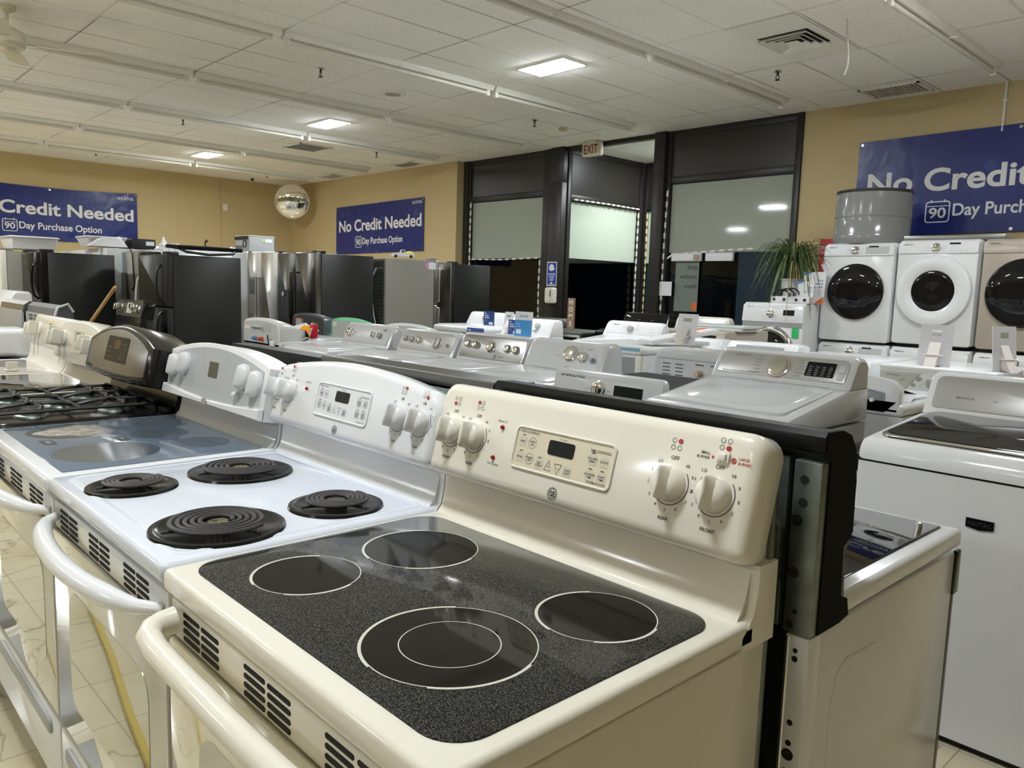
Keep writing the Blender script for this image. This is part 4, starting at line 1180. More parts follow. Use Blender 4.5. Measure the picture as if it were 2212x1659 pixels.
# ---------------------------------------------------------------- washers and dryers
def hidden_knob(mb, r, h): mb.lathe([(r*1.15, 0), (r*1.15, .004), (r, .006), (r*.94, h), (r*.7, h+.003), (0, h+.002)], n=24)
def top_loader(label, cx, yf, rz=0.0, body=M_white, face=None, style='slope', knobs=(), texts=(), W=.686, D=.66, dh=.915, ch=1.09, name='top_load_washer', cat='washer', group='washers and dryers on the shop floor', lid=None, depth0=.50, facem=None, fw=.30, lidglass=False, cw=None, badge=None, hl=0, dh2=None):
    t = thing(name, label, cat, (cx, yf, 0), rz, group)
    h = W/2
    obj('cabinet', MB().box(-h, h, 0, D-.01, .03, dh-.075, .012, 3, 'z'), body, t)
    obj('base', MB().box(-h+.02, h-.02, .03, D-.04, 0, .035), M_blackm, t)
    dh2 = dh2 or dh
    if dh2 > dh:
        pr = [(-.006, dh-.07), (D, dh-.07), (D, dh2), (depth0, dh2), (.050, dh), (.022, dh-.006), (.004, dh-.022), (-.006, dh-.045)]
        m = MB(); m.loft([[(x, y, z) for y, z in inset(pr, d)] for x, d in ((-h, .016), (-h+.006, .005), (-h+.02, 0), (h-.02, 0), (h-.006, .005), (h, .016))])
    else:
        m = MB(); m.box(-h, h, -.006, D, dh-.070, dh, .030, 4, 'topv')
    obj('top_deck', m, body, t)
    LF = frame((0, .03 if dh2 > dh else 0, dh), (1, 0, 0), (0, depth0, dh2-dh))
    if lidglass:
        l_ = obj('lid', MB(LF).plate(rrect(-h+.035, h-.035, .028, depth0-.02, .05, 6), -.004, .009, .005), M_chrome, t)
        obj('lid_glass', MB(LF @ Matrix.Translation((0, 0, .009))).plate(rrect(-h+.045, h-.045, .050, depth0-.025, .045, 6), -.002, .003, .002), M_glassb, l_)
    else:
        l_ = obj('lid', MB(LF).plate(rrect(-h+.045, h-.045, .02, depth0-.025, (.03, .03, .06, .06), 5), -.006, .010, .010), lid or body, t)
    cw = (cw or W*.96)/2
    z0, z1 = dh2-.002, ch
    y1 = depth0+.085
    # console: sloped face, rounded crown, flanks leaning in
    prof = [(depth0, z0), (depth0+.012, z0+.02), (y1-.012, z1-.02), (y1+.006, z1-.004), (y1+.03, z1), (D-.03, z1-.006), (D-.008, z1-.03), (D, z0)]
    r0 = [(-cw-.012, y, z) for y, z in prof]; r1 = [(-cw+.004, y, z) for y, z in prof]
    def ring(x, k):
        cy, cz = (depth0+D)/2, z0
        return [(x, cy+(y-cy)*k, cz+(z-cz)*k) for y, z in prof]
    c = obj('console', MB().loft([ring(-cw-.008, .86), ring(-cw+.006, .96), ring(-cw+.03, 1), ring(cw-.03, 1), ring(cw-.006, .96), ring(cw+.008, .86)]), body, t)
    P = frame((0, depth0+.012, z0+.02), (1, 0, 0), (0, y1-.024-depth0, z1-z0-.04))
    L = math.hypot(y1-.024-depth0, z1-z0-.04)
    if facem:
        obj('control_face', MB(P).plate(rrect(-cw+.018, cw-.018, .004, L+.004, (.015, .015, .03, .03), 4), -.004, .0035, .003), facem, t)
    for k in knobs:
        u, v_, r, km = k[:4]
        mb = MB(P @ Matrix.Translation((u, v_*L, .003))); hidden_knob(mb, r, .022)
        if len(k) > 4: mb.box(-.005, .005, -r*.9, r*.9, .02, .032, .002)
        obj('knob', mb, km, t)
    if texts:
        mk = MB(P @ Matrix.Translation((0, 0, .0042)))
        for s_, cap, u, v_, al in texts: mk.text(s_, cap, u, v_*L, al, .008, 0)
        obj('lettering', mk, M_textg if not hl else M_text, c, flat=True)
    return t, P, L
# row facing the camera, left to right
D1 = [('Off', .006, -.235+.0, .88, 'c'), ('Normal', .006, -.155, .55, 'l'), ('Heavy', .006, -.155, .40, 'l'), ('Delicate', .006, -.30, .20, 'c'), ('Temp', .006, .10, .25, 'c'), ('Start', .006, .205, .12, 'c'), ('Rinse', .006, -.31, .45, 'r'), ('Soak', .006, -.31, .62, 'r')]
top_loader('light grey top-load washer with three dials, leftmost of its row', -4.0, 2.42, body=M_silverw, facem=mat('pale_grey_panel', (.52, .52, .51), .3), knobs=((-.235, .55, .034, M_chrome, 1), (.105, .52, .022, M_chrome, 1), (.20, .50, .022, M_greyp, 1), (.24, .86, .012, M_lgrey)), texts=D1)
top_loader('silver-faced top-load washer with star knob and blue-ringed dial, second in the row', -3.21, 2.42, body=M_silverw, facem=M_silver, knobs=((-.25, .58, .022, M_silver, 1), (-.17, .56, .022, M_silver, 1), (-.09, .55, .024, M_chrome, 1), (.13, .50, .042, M_silver, 1), (.26, .42, .010, M_greyp)), texts=(('Start', .006, .26, .62, 'c'), ('Cycle', .006, .0, .30, 'c'), ('Temp', .006, -.17, .28, 'c')), ch=1.085)
t, P, L = top_loader('top-load washer with brushed steel console and five chrome knobs, third in the row', -2.50, 2.42, body=M_silverw, facem=M_steelh, knobs=((-.24, .60, .024, M_chrome), (-.165, .58, .024, M_chrome), (-.005, .56, .034, M_chrome), (.155, .55, .025, M_chrome), (.235, .53, .026, M_chrome)), texts=(('MAYTAG', .007, -.25, .10, 'c'), ('. . . . . . .', .01, -.02, .12, 'c'), ('COMMERCIAL', .006, .11, .16, 'c')), ch=1.10, hl=1)
m = MB(P @ Matrix.Translation((.055, .17*L, .0042))); m.ringflat(0, 0, .008, .013, 0, n=20)
obj('round_emblem', m, M_text, t, flat=True)
obj('chrome_end_strip', MB(P).plate(rrect(.312, .326, 0, L, .005, 3), 0, .010, .004), M_chrome, t)
top_loader('white top-load washer with two dials and curved hood, fourth in the row', -1.80, 2.42, body=M_silverw, knobs=((.055, .60, .042, M_chrome), (.155, .50, .028, M_chrome), (.235, .40, .014, M_greyp)), texts=(('Normal', .006, .115, .90, 'l'), ('Whites', .006, .115, .80, 'l'), ('Delicates', .006, -.02, .45, 'r'), ('Rinse & Spin', .006, .06, .02, 'c'), ('Temperature', .007, .19, .82, 'c'), ('Start', .006, .245, .60, 'c')), ch=1.11, cw=.60, depth0=.44, dh2=.94)
# samsung top loader / dryer in silver
t, P, L = top_loader('large silver top-load dryer with SAMSUNG console and chrome dial', -.42, 2.30, body=M_silverw, facem=M_silver, knobs=((-.005, .50, .046, M_chrome),), D=.72, dh=.945, dh2=1.02, ch=1.155, name='clothes_dryer', cat='dryer', depth0=.52,
    texts=(('SAMSUNG', .012, -.20, .84, 'c'), ('MultiSteam  Moisture Sensor  Smart Care', .007, -.19, .10, 'c'), ('Normal', .007, -.085, .86, 'r'), ('Bedding', .007, -.09, .72, 'r'), ('Sanitize', .007, -.095, .58, 'r'), ('Delicates', .007, -.095, .44, 'r'), ('Wrinkle', .007, -.09, .28, 'r'), ('Eco Normal', .007, -.085, .14, 'r'), ('Towels', .007, .075, .86, 'l'), ('Denim', .007, .08, .72, 'l'), ('Active', .007, .085, .58, 'l'), ('Super Speed', .007, .085, .44, 'l'), ('Time Dry', .007, .08, .28, 'l'), ('Air Fluff', .007, .075, .14, 'l')))
pd = obj('display', MB(P).slab(rrect(.125, .255, .22*L, .84*L, .004, 2), [(.003, 0), (.0052, 0)]), M_disp, t)
m = MB(P @ Matrix.Translation((0, 0, .0056)))
for r in range(5):
    for c in range(4): m.text(random.choice(('Dry', 'Temp', 'Time', 'High', 'Low', 'On')), .0055, .145+.03*c, L*(.26+.09*r), 'c', 0, 0)
obj('key_lettering', m, M_textl, pd, flat=True)
for v_ in (.62, .30): obj('button', MB(P).plate(rrect(.272, .300, v_*L-.018, v_*L+.018, .004, 2), .002, .007, .002), M_lgrey, t)
obj('dial_ring', MB(P @ Matrix.Translation((-.005, .5*L, .004))).ringflat(0, 0, .054, .056, 0, n=40), mat('pink_ring', S(190, 110, 96), .5), t, flat=True)
obj('door_rim', MB(frame((0, -.008, .55), (1, 0, 0), (0, 0, 1))).plate(rrect(-.28, .28, 0, .305, .04, 5), -.004, .016, .010), M_white, t)
obj('deck_bowl', MB(frame((0, .03, .9553), (1, 0, 0), (0, .52, .075))).slab(rrect(-.25, .26, .06, .46, .16, 8), [(-.001, 0), (.0022, .004)]), M_silverw, t)
# white maytag bravos at the right
t, P, L = top_loader('white washer with dark glass lid and MAYTAG badge at the right edge', .585, 2.18, facem=M_silver, knobs=((.165, .52, .046, M_chrome),), D=.70, dh=.945, dh2=.985, ch=1.14, depth0=.53, lidglass=True,
    texts=(('BRAVOS XL', .008, -.20, .36, 'c'), ('MCT', .005, -.10, .36, 'c'), ('Normal', .006, .095, .80, 'r'), ('Bulky', .006, .09, .64, 'r'), ('Whites', .006, .088, .48, 'r'), ('Rapid', .006, .09, .32, 'r'), ('Clean', .006, .095, .16, 'r')), hl=1)
m = MB(frame((.04, -.001, .735), (1, 0, 0), (0, 0, 1))); m.slab([(-.038, .015), (-.038, -.012), (0, -.018), (.038, -.012), (.038, .015)], [(-.001, 0), (.005, 0)])
bd = obj('badge', m, M_black, t)
m = MB(frame((.04, -.0062, .735), (1, 0, 0), (0, 0, 1))); m.text('MAYTAG', .013, 0, -.007, 'c', .01, 0, fit=.062)
obj('badge_lettering', m, mat('navy_grey_marking', (.035, .035, .05), .4), bd, flat=True)
mk = MB(P @ Matrix.Translation((.03, .45*L, .0042))); mk.ringflat(0, 0, .008, .0098, 0, math.radians(120), math.radians(420), 24); mk.box(-.0008, .0008, 0, .011, 0, .0003)
obj('power_mark', mk, M_text, t, flat=True)
m = MB()
for sx in (-.30, .30): m.lathe([(0, 0), (.02, 0), (.016, .03), (.008, .035)], (sx, .05, 0), n=12)
obj('feet', m, M_chrome, t)
obj('front_gap_line', MB().box(-.343, .343, -.0008, .004, .868, .874), M_slot, t)

# washers seen from behind, facing +y
def rear_washer(label, cx, yback, kind, body=M_white, pin=.022, W=.686, D=.66, dh=.915, ch=1.09, rear=M_lgrey, cap=None, name='top_load_washer', cat='washer', cw=None):
    t = thing(name, label, cat, (cx, yback+D, 0), PI, 'washers and dryers on the shop floor')
    h = W/2
    obj('cabinet', MB().box(-h, h, 0, D-.015, .03, dh-.06, .012, 3, 'z'), body, t)
    obj('base', MB().box(-h+.02, h-.02, .03, D-.04, 0, .035), M_blackm, t)
    obj('top_deck', MB().box(-h, h, -.006, D, dh-.06, dh, .025, 3, 'topv'), body, t)
    obj('lid', MB(frame((0, 0, dh), (1, 0, 0), (0, 1, 0))).plate(rrect(-h+.04, h-.04, .02, .42, .05, 5), -.006, .012, .010), body, t)
    c = (cw or W*.94)/2
    ol = crown(rrect(-c, c, dh-.05, ch-.03, (.01, .01, .055, .055), 6), .03, c, dh+.06)
    top = [(x/14*(c-.056), ch-.03+.03*(1-(x/14*(c-.056)/c)**2)) for x in range(13, -14, -1)]
    i1 = max(i for i, p in enumerate(ol) if p[0] >= c-.0561)
    i2 = min(i for i, p in enumerate(ol) if i > i1)
    ol = ol[:i1+1] + top + ol[i2:]
    Mx = frame((0, D, 0), (-1, 0, 0), (0, 0, 1))        # faces the rear
    # console shell: leaning front on the far side
    obj('console', MB(Mx).slab(ol, [(-.27, .080), (-.20, .055), (-.12, .022), (-.06, .004), (-.02, 0), (-.004, .0), (0, .006)]), cap or body, t)
    rp = obj('rear_panel', MB(Mx).slab(inset(ol, pin), [(-.001, 0), (.003, .002)]), rear, t)
    return t, Mx, rp
t, Mx, rp = rear_washer('light grey washer seen from behind with blue and red hose inlets', -4.72, 2.42, 'grip', body=M_silverw, rear=M_lgrey, cap=mat('off_white_plastic', (.66, .66, .63), .3), dh=.93, ch=1.105)
m = MB(Mx); m.tube([(-.12, 1.005, .004), (-.12, 1.03, .016), (.05, 1.03, .016), (.05, 1.0, .004)], .010, 8)
obj('grip', m, M_lgrey, rp)
for u, mm in ((-.07, mat('blue_inlet', S(90, 150, 200), .4)), (.04, mat('red_inlet', S(214, 74, 40), .4))):
    m = MB(Mx); m.cyl((u, .935, .002), (u, .935, .030), .017, n=18); m.cyl((u, .935, .03), (u, .935, .045), .012, n=18)
    obj('inlet_valve', m, mm, rp)
obj('warning_sticker', MB(Mx).slab([(-.28, 1.005), (-.20, 1.005), (-.20, 1.05), (-.28, 1.05)], [(.003, 0), (.0042, 0)]), M_card, rp)
obj('sticker_print', MB(Mx).slab([(-.275, 1.042), (-.205, 1.042), (-.205, 1.048), (-.275, 1.048)], [(.0042, 0), (.0048, 0)]), M_orange, rp)
m = MB(Mx)
for k in range(5): m.box(.09, .19, 1.0+.012*k, 1.004+.012*k, .002, .004)
obj('vent_ribs', m, M_greyp, rp)
obj('power_cord', MB(Mx).tube([(.16, .90, .01), (.16, .95, .02), (.18, .975, .03), (.19, .95, .03)], .005, 6), M_wire, rp)
obj('cord_clamp', MB(Mx).box(.19, .26, .885, .93, .0, .02, .004), M_whitep, rp)
t, Mx, rp = rear_washer('dark blue-grey washer console seen from behind with wiring, behind the red can', -5.74, 3.40, 'dark', body=M_dgrey, rear=mat('dark_rear_recess', (.05, .055, .055), .5), cap=M_dgrey, ch=1.10)
obj('control_box', MB(Mx).box(-.20, -.08, .94, 1.04, .003, .03, .004), mat('pink_grey_plastic', S(176, 168, 166), .5), rp)
obj('box_print', MB(Mx).box(-.20, -.08, 1.035, 1.045, .02, .032), mat('coral_print', S(214, 110, 90), .5), rp)
obj('wiring', MB(Mx).tube([(-.05, .95, .01), (0, 1.0, .02), (.06, .96, .02), (.12, 1.01, .01), (.14, .95, .02)], .006, 6), M_lgrey, rp)
t, Mx, rp = rear_washer('washer seen from behind with mint green top edge and sticker', -5.0, 3.40, 'green', body=M_silverw, rear=M_lgrey, cap=M_green, cw=.60, pin=.03)
obj('warning_sticker', MB(Mx).slab([(-.27, 1.0), (-.19, 1.0), (-.19, 1.045), (-.27, 1.045)], [(.003, 0), (.0042, 0)]), M_card, rp)
rear_washer('white washer with arched white top edge, right of the mint green one', -4.10, 3.42, 'w', rear=M_lgrey, ch=1.085)
rear_washer('pale grey washer mostly hidden behind the steel-faced washer', -3.40, 3.42, 'w', rear=M_lgrey, ch=1.04, body=M_silverw)
# box-like dryer with blue film along its edge
t = thing('clothes_dryer', 'white dryer with blue protective film along its top edge, back turned to the camera', 'dryer', (-1.97, 4.12, 0), PI, 'washers and dryers on the shop floor')
obj('cabinet', MB().box(-.343, .343, 0, .70, .03, 1.015, .012, 3, 'z'), M_white, t)
obj('rear_panel', MB().box(-.325, .325, .698, .705, .10, 1.0), M_greyp, t)
obj('top_cover', MB().box(-.346, .346, -.005, .715, 1.015, 1.06, .014, 3), M_whitep, t)
obj('blue_film_strip', MB().box(-.335, .20, .700, .718, 1.040, 1.063, .004), M_bluefilm, t)
obj('corner_post', MB().box(-.345, -.30, .66, .712, .10, 1.015, .006), M_bisqp, t)
# washer with louvred back and hose taps
t, Mx, rp = rear_washer('white washer seen from behind with louvre slots and hose taps', -1.16, 3.36, 'vent', body=M_silverw, rear=M_silverw, ch=1.10)
m = MB(Mx)
for gx in (-.235, -.145):
    for k in range(4): m.slab(rrect(gx-.027, gx+.027, .93+.021*k, .935+.021*k, .002, 2), [(.002, 0), (.0045, 0)])
for gx in (-.01, .09, .19): m.slab(rrect(gx-.027, gx+.027, 1.0, 1.006, .002, 2), [(.002, 0), (.0045, 0)])
obj('louvre_slots', m, M_text, rp)
for u, mm in ((.0, M_rust), (.095, M_lgrey)):
    m = MB(Mx); m.cyl((u, .955, .0), (u, .955, .05), .018, .016, n=18)
    obj('hose_tap', m, mm, rp)
obj('moulded_ridge', MB(Mx).plate([(-.30, 1.025), (.30, 1.025), (.28, 1.075), (-.28, 1.075)], .0, .012, .008), M_silverw, rp)
t, Mx, rp = rear_washer('rounded white washer seen from behind with blue-grey recess, right of silver dryer', -.40, 3.36, 'round', rear=mat('blue_grey_galvanised', (.34, .38, .40), .35, .4), body=M_white, ch=1.05, cap=M_white, pin=.062)
m = MB(Mx)
for u in (.17, .21): m.cyl((u, .93, .0), (u, .93, .035), .010, n=14)
obj('hose_tap', m, M_bisqp, rp)
obj('stamped_groove', MB(Mx).tube([(-.1, .972, .004), (.20, .972, .004), (.235, .96, .004), (.245, .935, .004)], .004, 6), M_greyp, rp)

# ---------------------------------------------------------------- front loaders
def front_loader(label, cx, yf, z0=0.0, H=.985, W=.686, D=.76, body=M_white, panel=None, door='black', name='front_load_washer', cat='washer', group='front-load machines', dz=.49, dr=.235, knob_u=-.02, disp=(.10, .19, .02, .035), brand='SAMSUNG', rz=0.0, ringm=None, panelh=.125, padm=None, bcap=.012, cabH=None):
    t = thing(name, label, cat, (cx, yf, z0), rz, group)
    h = W/2
    obj('cabinet', MB().box(-h, h, .03, D, .02, cabH or H, .02, 3), body, t)
    obj('feet', MB().box(-h+.03, h-.03, .06, D-.05, 0, .03), M_blackm, t)
    obj('front_panel', MB(frame((0, .045, 0), (1, 0, 0), (0, 0, 1))).plate(rrect(-h+.002, h-.002, .015, H-.012, .03, 5), 0, .045, .014), body, t)
    P = frame((0, -.004, H-panelh), (1, 0, 0), (0, .018, panelh-.02))
    c = obj('control_panel', MB(P).plate(rrect(-h+.004, h-.004, 0, panelh-.022, (.012, .012, .02, .02), 4), -.02, .010, .007), panel or body, t)
    if padm: obj('key_strip', MB(P).slab(rrect(.07, h-.05, .018, panelh-.036, .004, 2), [(.010, 0), (.0112, 0)]), padm, c)
    if disp: obj('display', MB(P).slab(rrect(disp[0], disp[1], panelh*.48+disp[2], panelh*.48+disp[3], .002, 2), [(.010, 0), (.0125, 0)]), M_disp, c)
    mb = MB(P @ Matrix.Translation((knob_u, (panelh-.022)*.5, .010))); hidden_knob(mb, .036, .020); mb.box(-.003, .003, -.03, .03, .020, .027, .001)
    obj('knob', mb, M_chrome, t)
    mk = MB(P @ Matrix.Translation((0, 0, .0116)))
    mk.text(brand, bcap, -h+.05, panelh-.048, 'l', .014, 0)
    for k in range(3):
        mk.text('Normal', .005, knob_u-.055, .022+.02*k, 'r', 0, 0); mk.text('Delicates', .005, knob_u+.055, .022+.02*k, 'l', 0, 0)
    if disp:
        for k in range(4): mk.text(('Temp', 'Spin', 'Soil', 'Start')[k], .006, disp[0]+.02+.04*k, .020, 'c', .004, .0008)
    obj('lettering', mk, M_text, c, flat=True)
    F = frame((0, -.0, dz), (1, 0, 0), (0, 0, 1))
    if door == 'black':
        d = obj('door', MB(F).lathe([(dr, -.002), (dr, .020), (dr-.006, .030), (dr-.014, .033)], n=56), M_black, t)
        obj('door_glass', MB(F).lathe([(dr-.012, .032), (dr*.85, .045), (dr*.6, .055), (dr*.3, .059), (0, .060)], n=56), M_glassb, d)
    elif door == 'white':
        d = obj('door', MB(F).lathe([(dr+.03, -.002), (dr+.03, .020), (dr+.018, .038), (dr-.02, .048), (dr*.66, .040), (dr*.62, .028)], n=56), body, t)
        obj('door_glass', MB(F).lathe([(dr*.63, .030), (dr*.5, .036), (dr*.25, .030), (0, .026)], n=48), M_glassb, d)
    else:
        d = obj('door', MB(F).lathe([(dr+.03, -.002), (dr+.03, .016), (dr+.02, .036), (dr, .046), (dr-.03, .040), (dr-.04, .026)], n=56), ringm or M_chrome, t)
        obj('door_glass', MB(F).lathe([(dr-.035, .028), (dr*.7, .045), (dr*.4, .056), (0, .060)], n=48), M_glassb, d)
    return t
front_loader('white dryer with large black door stacked on a washer, under the grey drum', -2.03, 7.30, .975, H=.972, name='clothes_dryer', cat='dryer', dz=.500, dr=.272, padm=M_lgrey, knob_u=-.03)
front_loader('white dryer with white ring door stacked at the middle of three', -1.315, 7.30, .988, H=.975, name='clothes_dryer', cat='dryer', door='white', dz=.510, dr=.295, knob_u=-.01)
front_loader('champagne dryer with black door stacked rightmost at the frame edge', -.595, 7.30, .985, H=.975, name='clothes_dryer', cat='dryer', body=M_champ, dz=.510, dr=.295, knob_u=.01)
front_loader('white front-load washer under the black-door dryer', -2.02, 7.30, 0, H=.968, padm=M_lgrey)
front_loader('white front-load washer under the middle stacked dryer, behind a sign back', -1.315, 7.30, 0, H=.968, door='white')
front_loader('white front-load washer under the champagne dryer', -.595, 7.30, 0, H=.968, door='chrome')
# raised chrome-door washer under the plant
t = front_loader('raised white front-load washer with chrome door, carrying the potted plant', -2.74, 7.02, .365, H=.975, door='chrome', dz=.47, dr=.24, disp=(.12, .24, -.02, .035), brand='SAMSUNG', panelh=.20, ringm=M_chrome)
m = MB(); m.box(-.335, .335, .01, .70, -.365, 0, .01); obj('pedestal', m, M_white, t)
obj('energy_sticker', MB(frame((.265, -.006, .68), (1, 0, 0), (0, 0, 1))).slab(rrect(-.035, .035, -.05, .05, .004, 2), [(0, 0), (.003, 0)]), M_sticker, t)
obj('dark_band', MB(frame((0, -.003, .735), (1, 0, 0), (0, 0, 1))).slab([(-.33, 0), (.33, 0), (.33, .04), (-.33, .04)], [(0, 0), (.004, 0)]), M_greyp, t)
# the front row: panel showing behind the bisque range
front_loader('front-load washer with SAMSUNG panel just over the black range top, lid off', -1.105, 2.46, 0, H=1.02, body=M_silverw, panel=M_silverw, panelh=.16, door='chrome', dz=.45, disp=(.06, .23, -.05, .02), knob_u=-.035, ringm=M_silver, bcap=.024, cabH=.945)
obj('open_top', MB(frame((0, 0, .9452), (1, 0, 0), (0, 1, 0))).slab(rrect(-.325, .325, .05, .73, .02), [(0, 0), (.0015, 0)]), M_slot, bpy.data.objects[-1] if 0 else [o_ for o_ in COL.objects if o_.get('label', '').startswith('front-load washer with SAMSUNG')][0])
t = front_loader('dark front-load washer with chrome-rimmed door low between the silver dryer and white washer', -.19, 2.62, -.0, H=.80, body=M_black, panel=M_blackm, door='chrome', dz=.42, dr=.22, W=.60, D=.60, disp=None, brand=' ', ringm=M_chrome) if 0 else None
t = front_loader('whirlpool style white front-load washer with silver dial carrying sign backs', -.43, 4.87, 0, H=.985, door='chrome', dz=.52, dr=.22, disp=None, brand=' ', knob_u=.03, panelh=.19) if 0 else None
t = thing('front_load_washer', 'white front-load washer with curved control panel and dial, carrying two sign backs', 'washer', (-.43, 4.87, 0), 0, 'front-load machines')
obj('cabinet', MB().box(-.343, .343, .02, .76, .02, .965, .012, 3), M_white, t)
obj('feet', MB().box(-.30, .30, .06, .70, 0, .03), M_blackm, t)
obj('top_cover', MB().box(-.346, .346, .0, .765, .950, .985, .010, 3), M_white, t)
F = frame((0, .02, 0), (1, 0, 0), (0, 0, 1))
obj('front_panel', MB(F).plate(rrect(-.343, .343, .05, .955, .012, 3), -.01, .020, .008), M_white, t)
obj('dispenser_drawer', MB(F).plate([(-.338, .80), (-.19, .80), (-.115, .905), (-.075, .948), (-.338, .948)], .018, .026, .004), mat('pale_grey_drawer', (.55, .56, .53), .35), t)
obj('drawer_grip', MB(F).plate(rrect(-.315, -.20, .80, .825, .008, 3), .024, .030, .003), M_greyp, t)
obj('display', MB(F).slab([(.085, .908), (.095, .888), (.215, .888), (.225, .898), (.215, .912), (.085, .918)], [(.018, 0), (.0235, 0)]), M_disp, t)
P = F @ Matrix.Translation((0, 0, .020))
mb = MB(P @ Matrix.Translation((-.005, .888, 0))); hidden_knob(mb, .040, .022); mb.box(-.008, .008, -.034, .034, .02, .034, .003)
obj('knob', mb, M_silver, t)
for u, v_, r in ((-.095, .905, .014), (-.125, .865, .012), (.068, .90, .014), (.248, .893, .012), (.278, .893, .012), (.308, .893, .012), (.085, .862, .012)):
    mb = MB(P @ Matrix.Translation((u, v_, 0))); mb.lathe([(r, 0), (r, .006), (r*.8, .009), (0, .009)], n=16); obj('button', mb, M_silver, t)
mk = MB(F @ Matrix.Translation((0, 0, .0265))); mk.text('Whirlpool', .014, -.295, .915, 'l', .01, 0); mk.text('HT', .016, -.205, .885, 'l', .01, 0); mk.text('Ultra', .007, -.31, .855, 'l', .004, 0)
for k in range(5): mk.text('Normal', .005, -.052-.008*abs(2-k), .862+.013*k, 'r', 0, -.005); mk.text('Delicate', .005, .042+.008*abs(2-k), .862+.013*k, 'l', 0, -.005)
obj('lettering', mk, M_textg, t, flat=True)
G = frame((0, .0, .545), (1, 0, 0), (0, 0, 1))
d = obj('door', MB(G).lathe([(.275, -.002), (.275, .02), (.262, .042), (.235, .050), (.205, .040), (.198, .026)], n=56), M_chrome, t)
obj('door_glass', MB(G).lathe([(.20, .028), (.15, .045), (.08, .056), (0, .060)], n=48), M_glassb, d)
t = front_loader('white front-load machine with small black display, left of the one with curved panel', -1.185, 4.88, 0, H=.985, brand=' ', disp=(.16, .26, -.01, .03), knob_u=.03)
front_loader('white front-load machine at the far right, cut off by the frame edge', .32, 4.95, 0, H=.945, brand=' ', disp=None)
# champagne panel further back
front_loader('champagne front-load washer with dark key pad, before the right window', -2.80, 5.70, 0, H=1.075, body=M_champ, panel=M_champ, panelh=.14, door='chrome', dz=.52, disp=(.10, .25, -.045, .035), brand=' ', knob_u=.03)
# second row of white top loaders
top_loader('white top-load washer with small dial behind the blue card box, far row', -5.33, 4.90, ch=1.13, dh=.985, knobs=((-.02, .55, .036, M_chrome),), depth0=.46)
top_loader('white top-load washer with AMANA console behind the light blue card', -4.61, 4.90, ch=1.095, knobs=((.13, .62, .030, M_lgrey),), texts=(('Amana', .014, .09, .22, 'c'),), depth0=.42, cw=.64, hl=1)
top_loader('white SAMSUNG top-load washer with grey dial, far row centre', -3.33, 4.90, ch=1.125, dh=.93, dh2=.985, D=.72, facem=M_white, knobs=((-.02, .50, .036, M_silver),), texts=(('SAMSUNG', .013, -.25, .78, 'l'), ('VRT Plus', .006, -.25, .12, 'l'), ('Normal', .007, -.08, .8, 'r'), ('Bedding', .007, -.08, .6, 'r'), ('Deep', .007, -.08, .4, 'r'), ('Quick', .007, .045, .8, 'l'), ('Rinse', .007, .045, .6, 'l'), ('Pre Soak', .007, .045, .4, 'l'), ('Temp', .006, .11, .65, 'c'), ('Spin', .006, .15, .65, 'c'), ('Soil', .006, .19, .65, 'c'), ('Power', .006, .24, .6, 'c'), ('Start', .006, .23, .25, 'c')), depth0=.54, hl=1)
def arch_panel(label, cx, yf, ch):
    t, P, L = top_loader(label, cx, yf, ch=ch, dh=.90, depth0=.34, cw=.60)
    obj('dark_key_strip', MB(P).slab(crown(rrect(-.21, .21, .60*L, .86*L, .01), .012, .25, .5*L), [(.001, 0), (.006, .001)]), M_greyp, t)
    m = MB(P @ Matrix.Translation((0, 0, .0066)))
    for k in range(7): m.text(('Soil', 'Temp', 'Spin', 'Rinse', 'Wash', 'Soak', 'Start')[k], .007, -.17+.055*k, .70*L, 'c', .01, 0)
    obj('key_lettering', m, M_textl, t, flat=True)
arch_panel('white top-load washer with dark key strip behind the tall sign back', -2.57, 4.90, 1.03)
arch_panel('white top-load washer with dark key strip left of the chrome-door washer', -1.88, 4.88, 1.035)
top_loader('black top-load washer before the entrance alcove', -4.34, 6.50, ch=1.165, dh=.96, body=M_black, facem=M_glassb, texts=(('Normal', .010, -.1, .6, 'c'), ('Heavy', .010, .1, .6, 'c'), ('Power', .010, .22, .4, 'c')), depth0=.46)
top_loader('cream-grey top-load washer before the right window', -3.58, 6.50, ch=1.16, dh=.96, body=M_bisqp, facem=M_silver, texts=(('Normal', .008, -.1, .6, 'c'),), depth0=.46)
t = thing('glass_shelf_pack', 'plastic-wrapped pale glass shelves lying on the champagne washer', 'shelves', (-2.72, 5.87, 1.075))
obj('lower_shelf', MB().box(-.30, .30, 0, .30, 0, .025, .004), M_clearbox, t)
obj('upper_shelf', MB().box(-.27, .32, .05, .34, .027, .05, .004), M_clearbox, t)
t = thing('dark_washer', 'dark machine with chrome-rimmed door low in the gap between silver dryer and white washer', 'washer', (.085, 2.62, 0), 0, 'front-load machines')
obj('cabinet', MB().box(-.14, .14, .02, .55, .02, .80, .01), M_black, t)
F = frame((0, .018, .60), (1, 0, 0), (0, 0, 1))
d = obj('door', MB(F).lathe([(.135, -.002), (.135, .02), (.12, .035), (.10, .03)], n=40), M_chrome, t)
obj('door_glass', MB(F).lathe([(.10, .03), (.06, .042), (0, .046)], n=40), M_glassb, d)

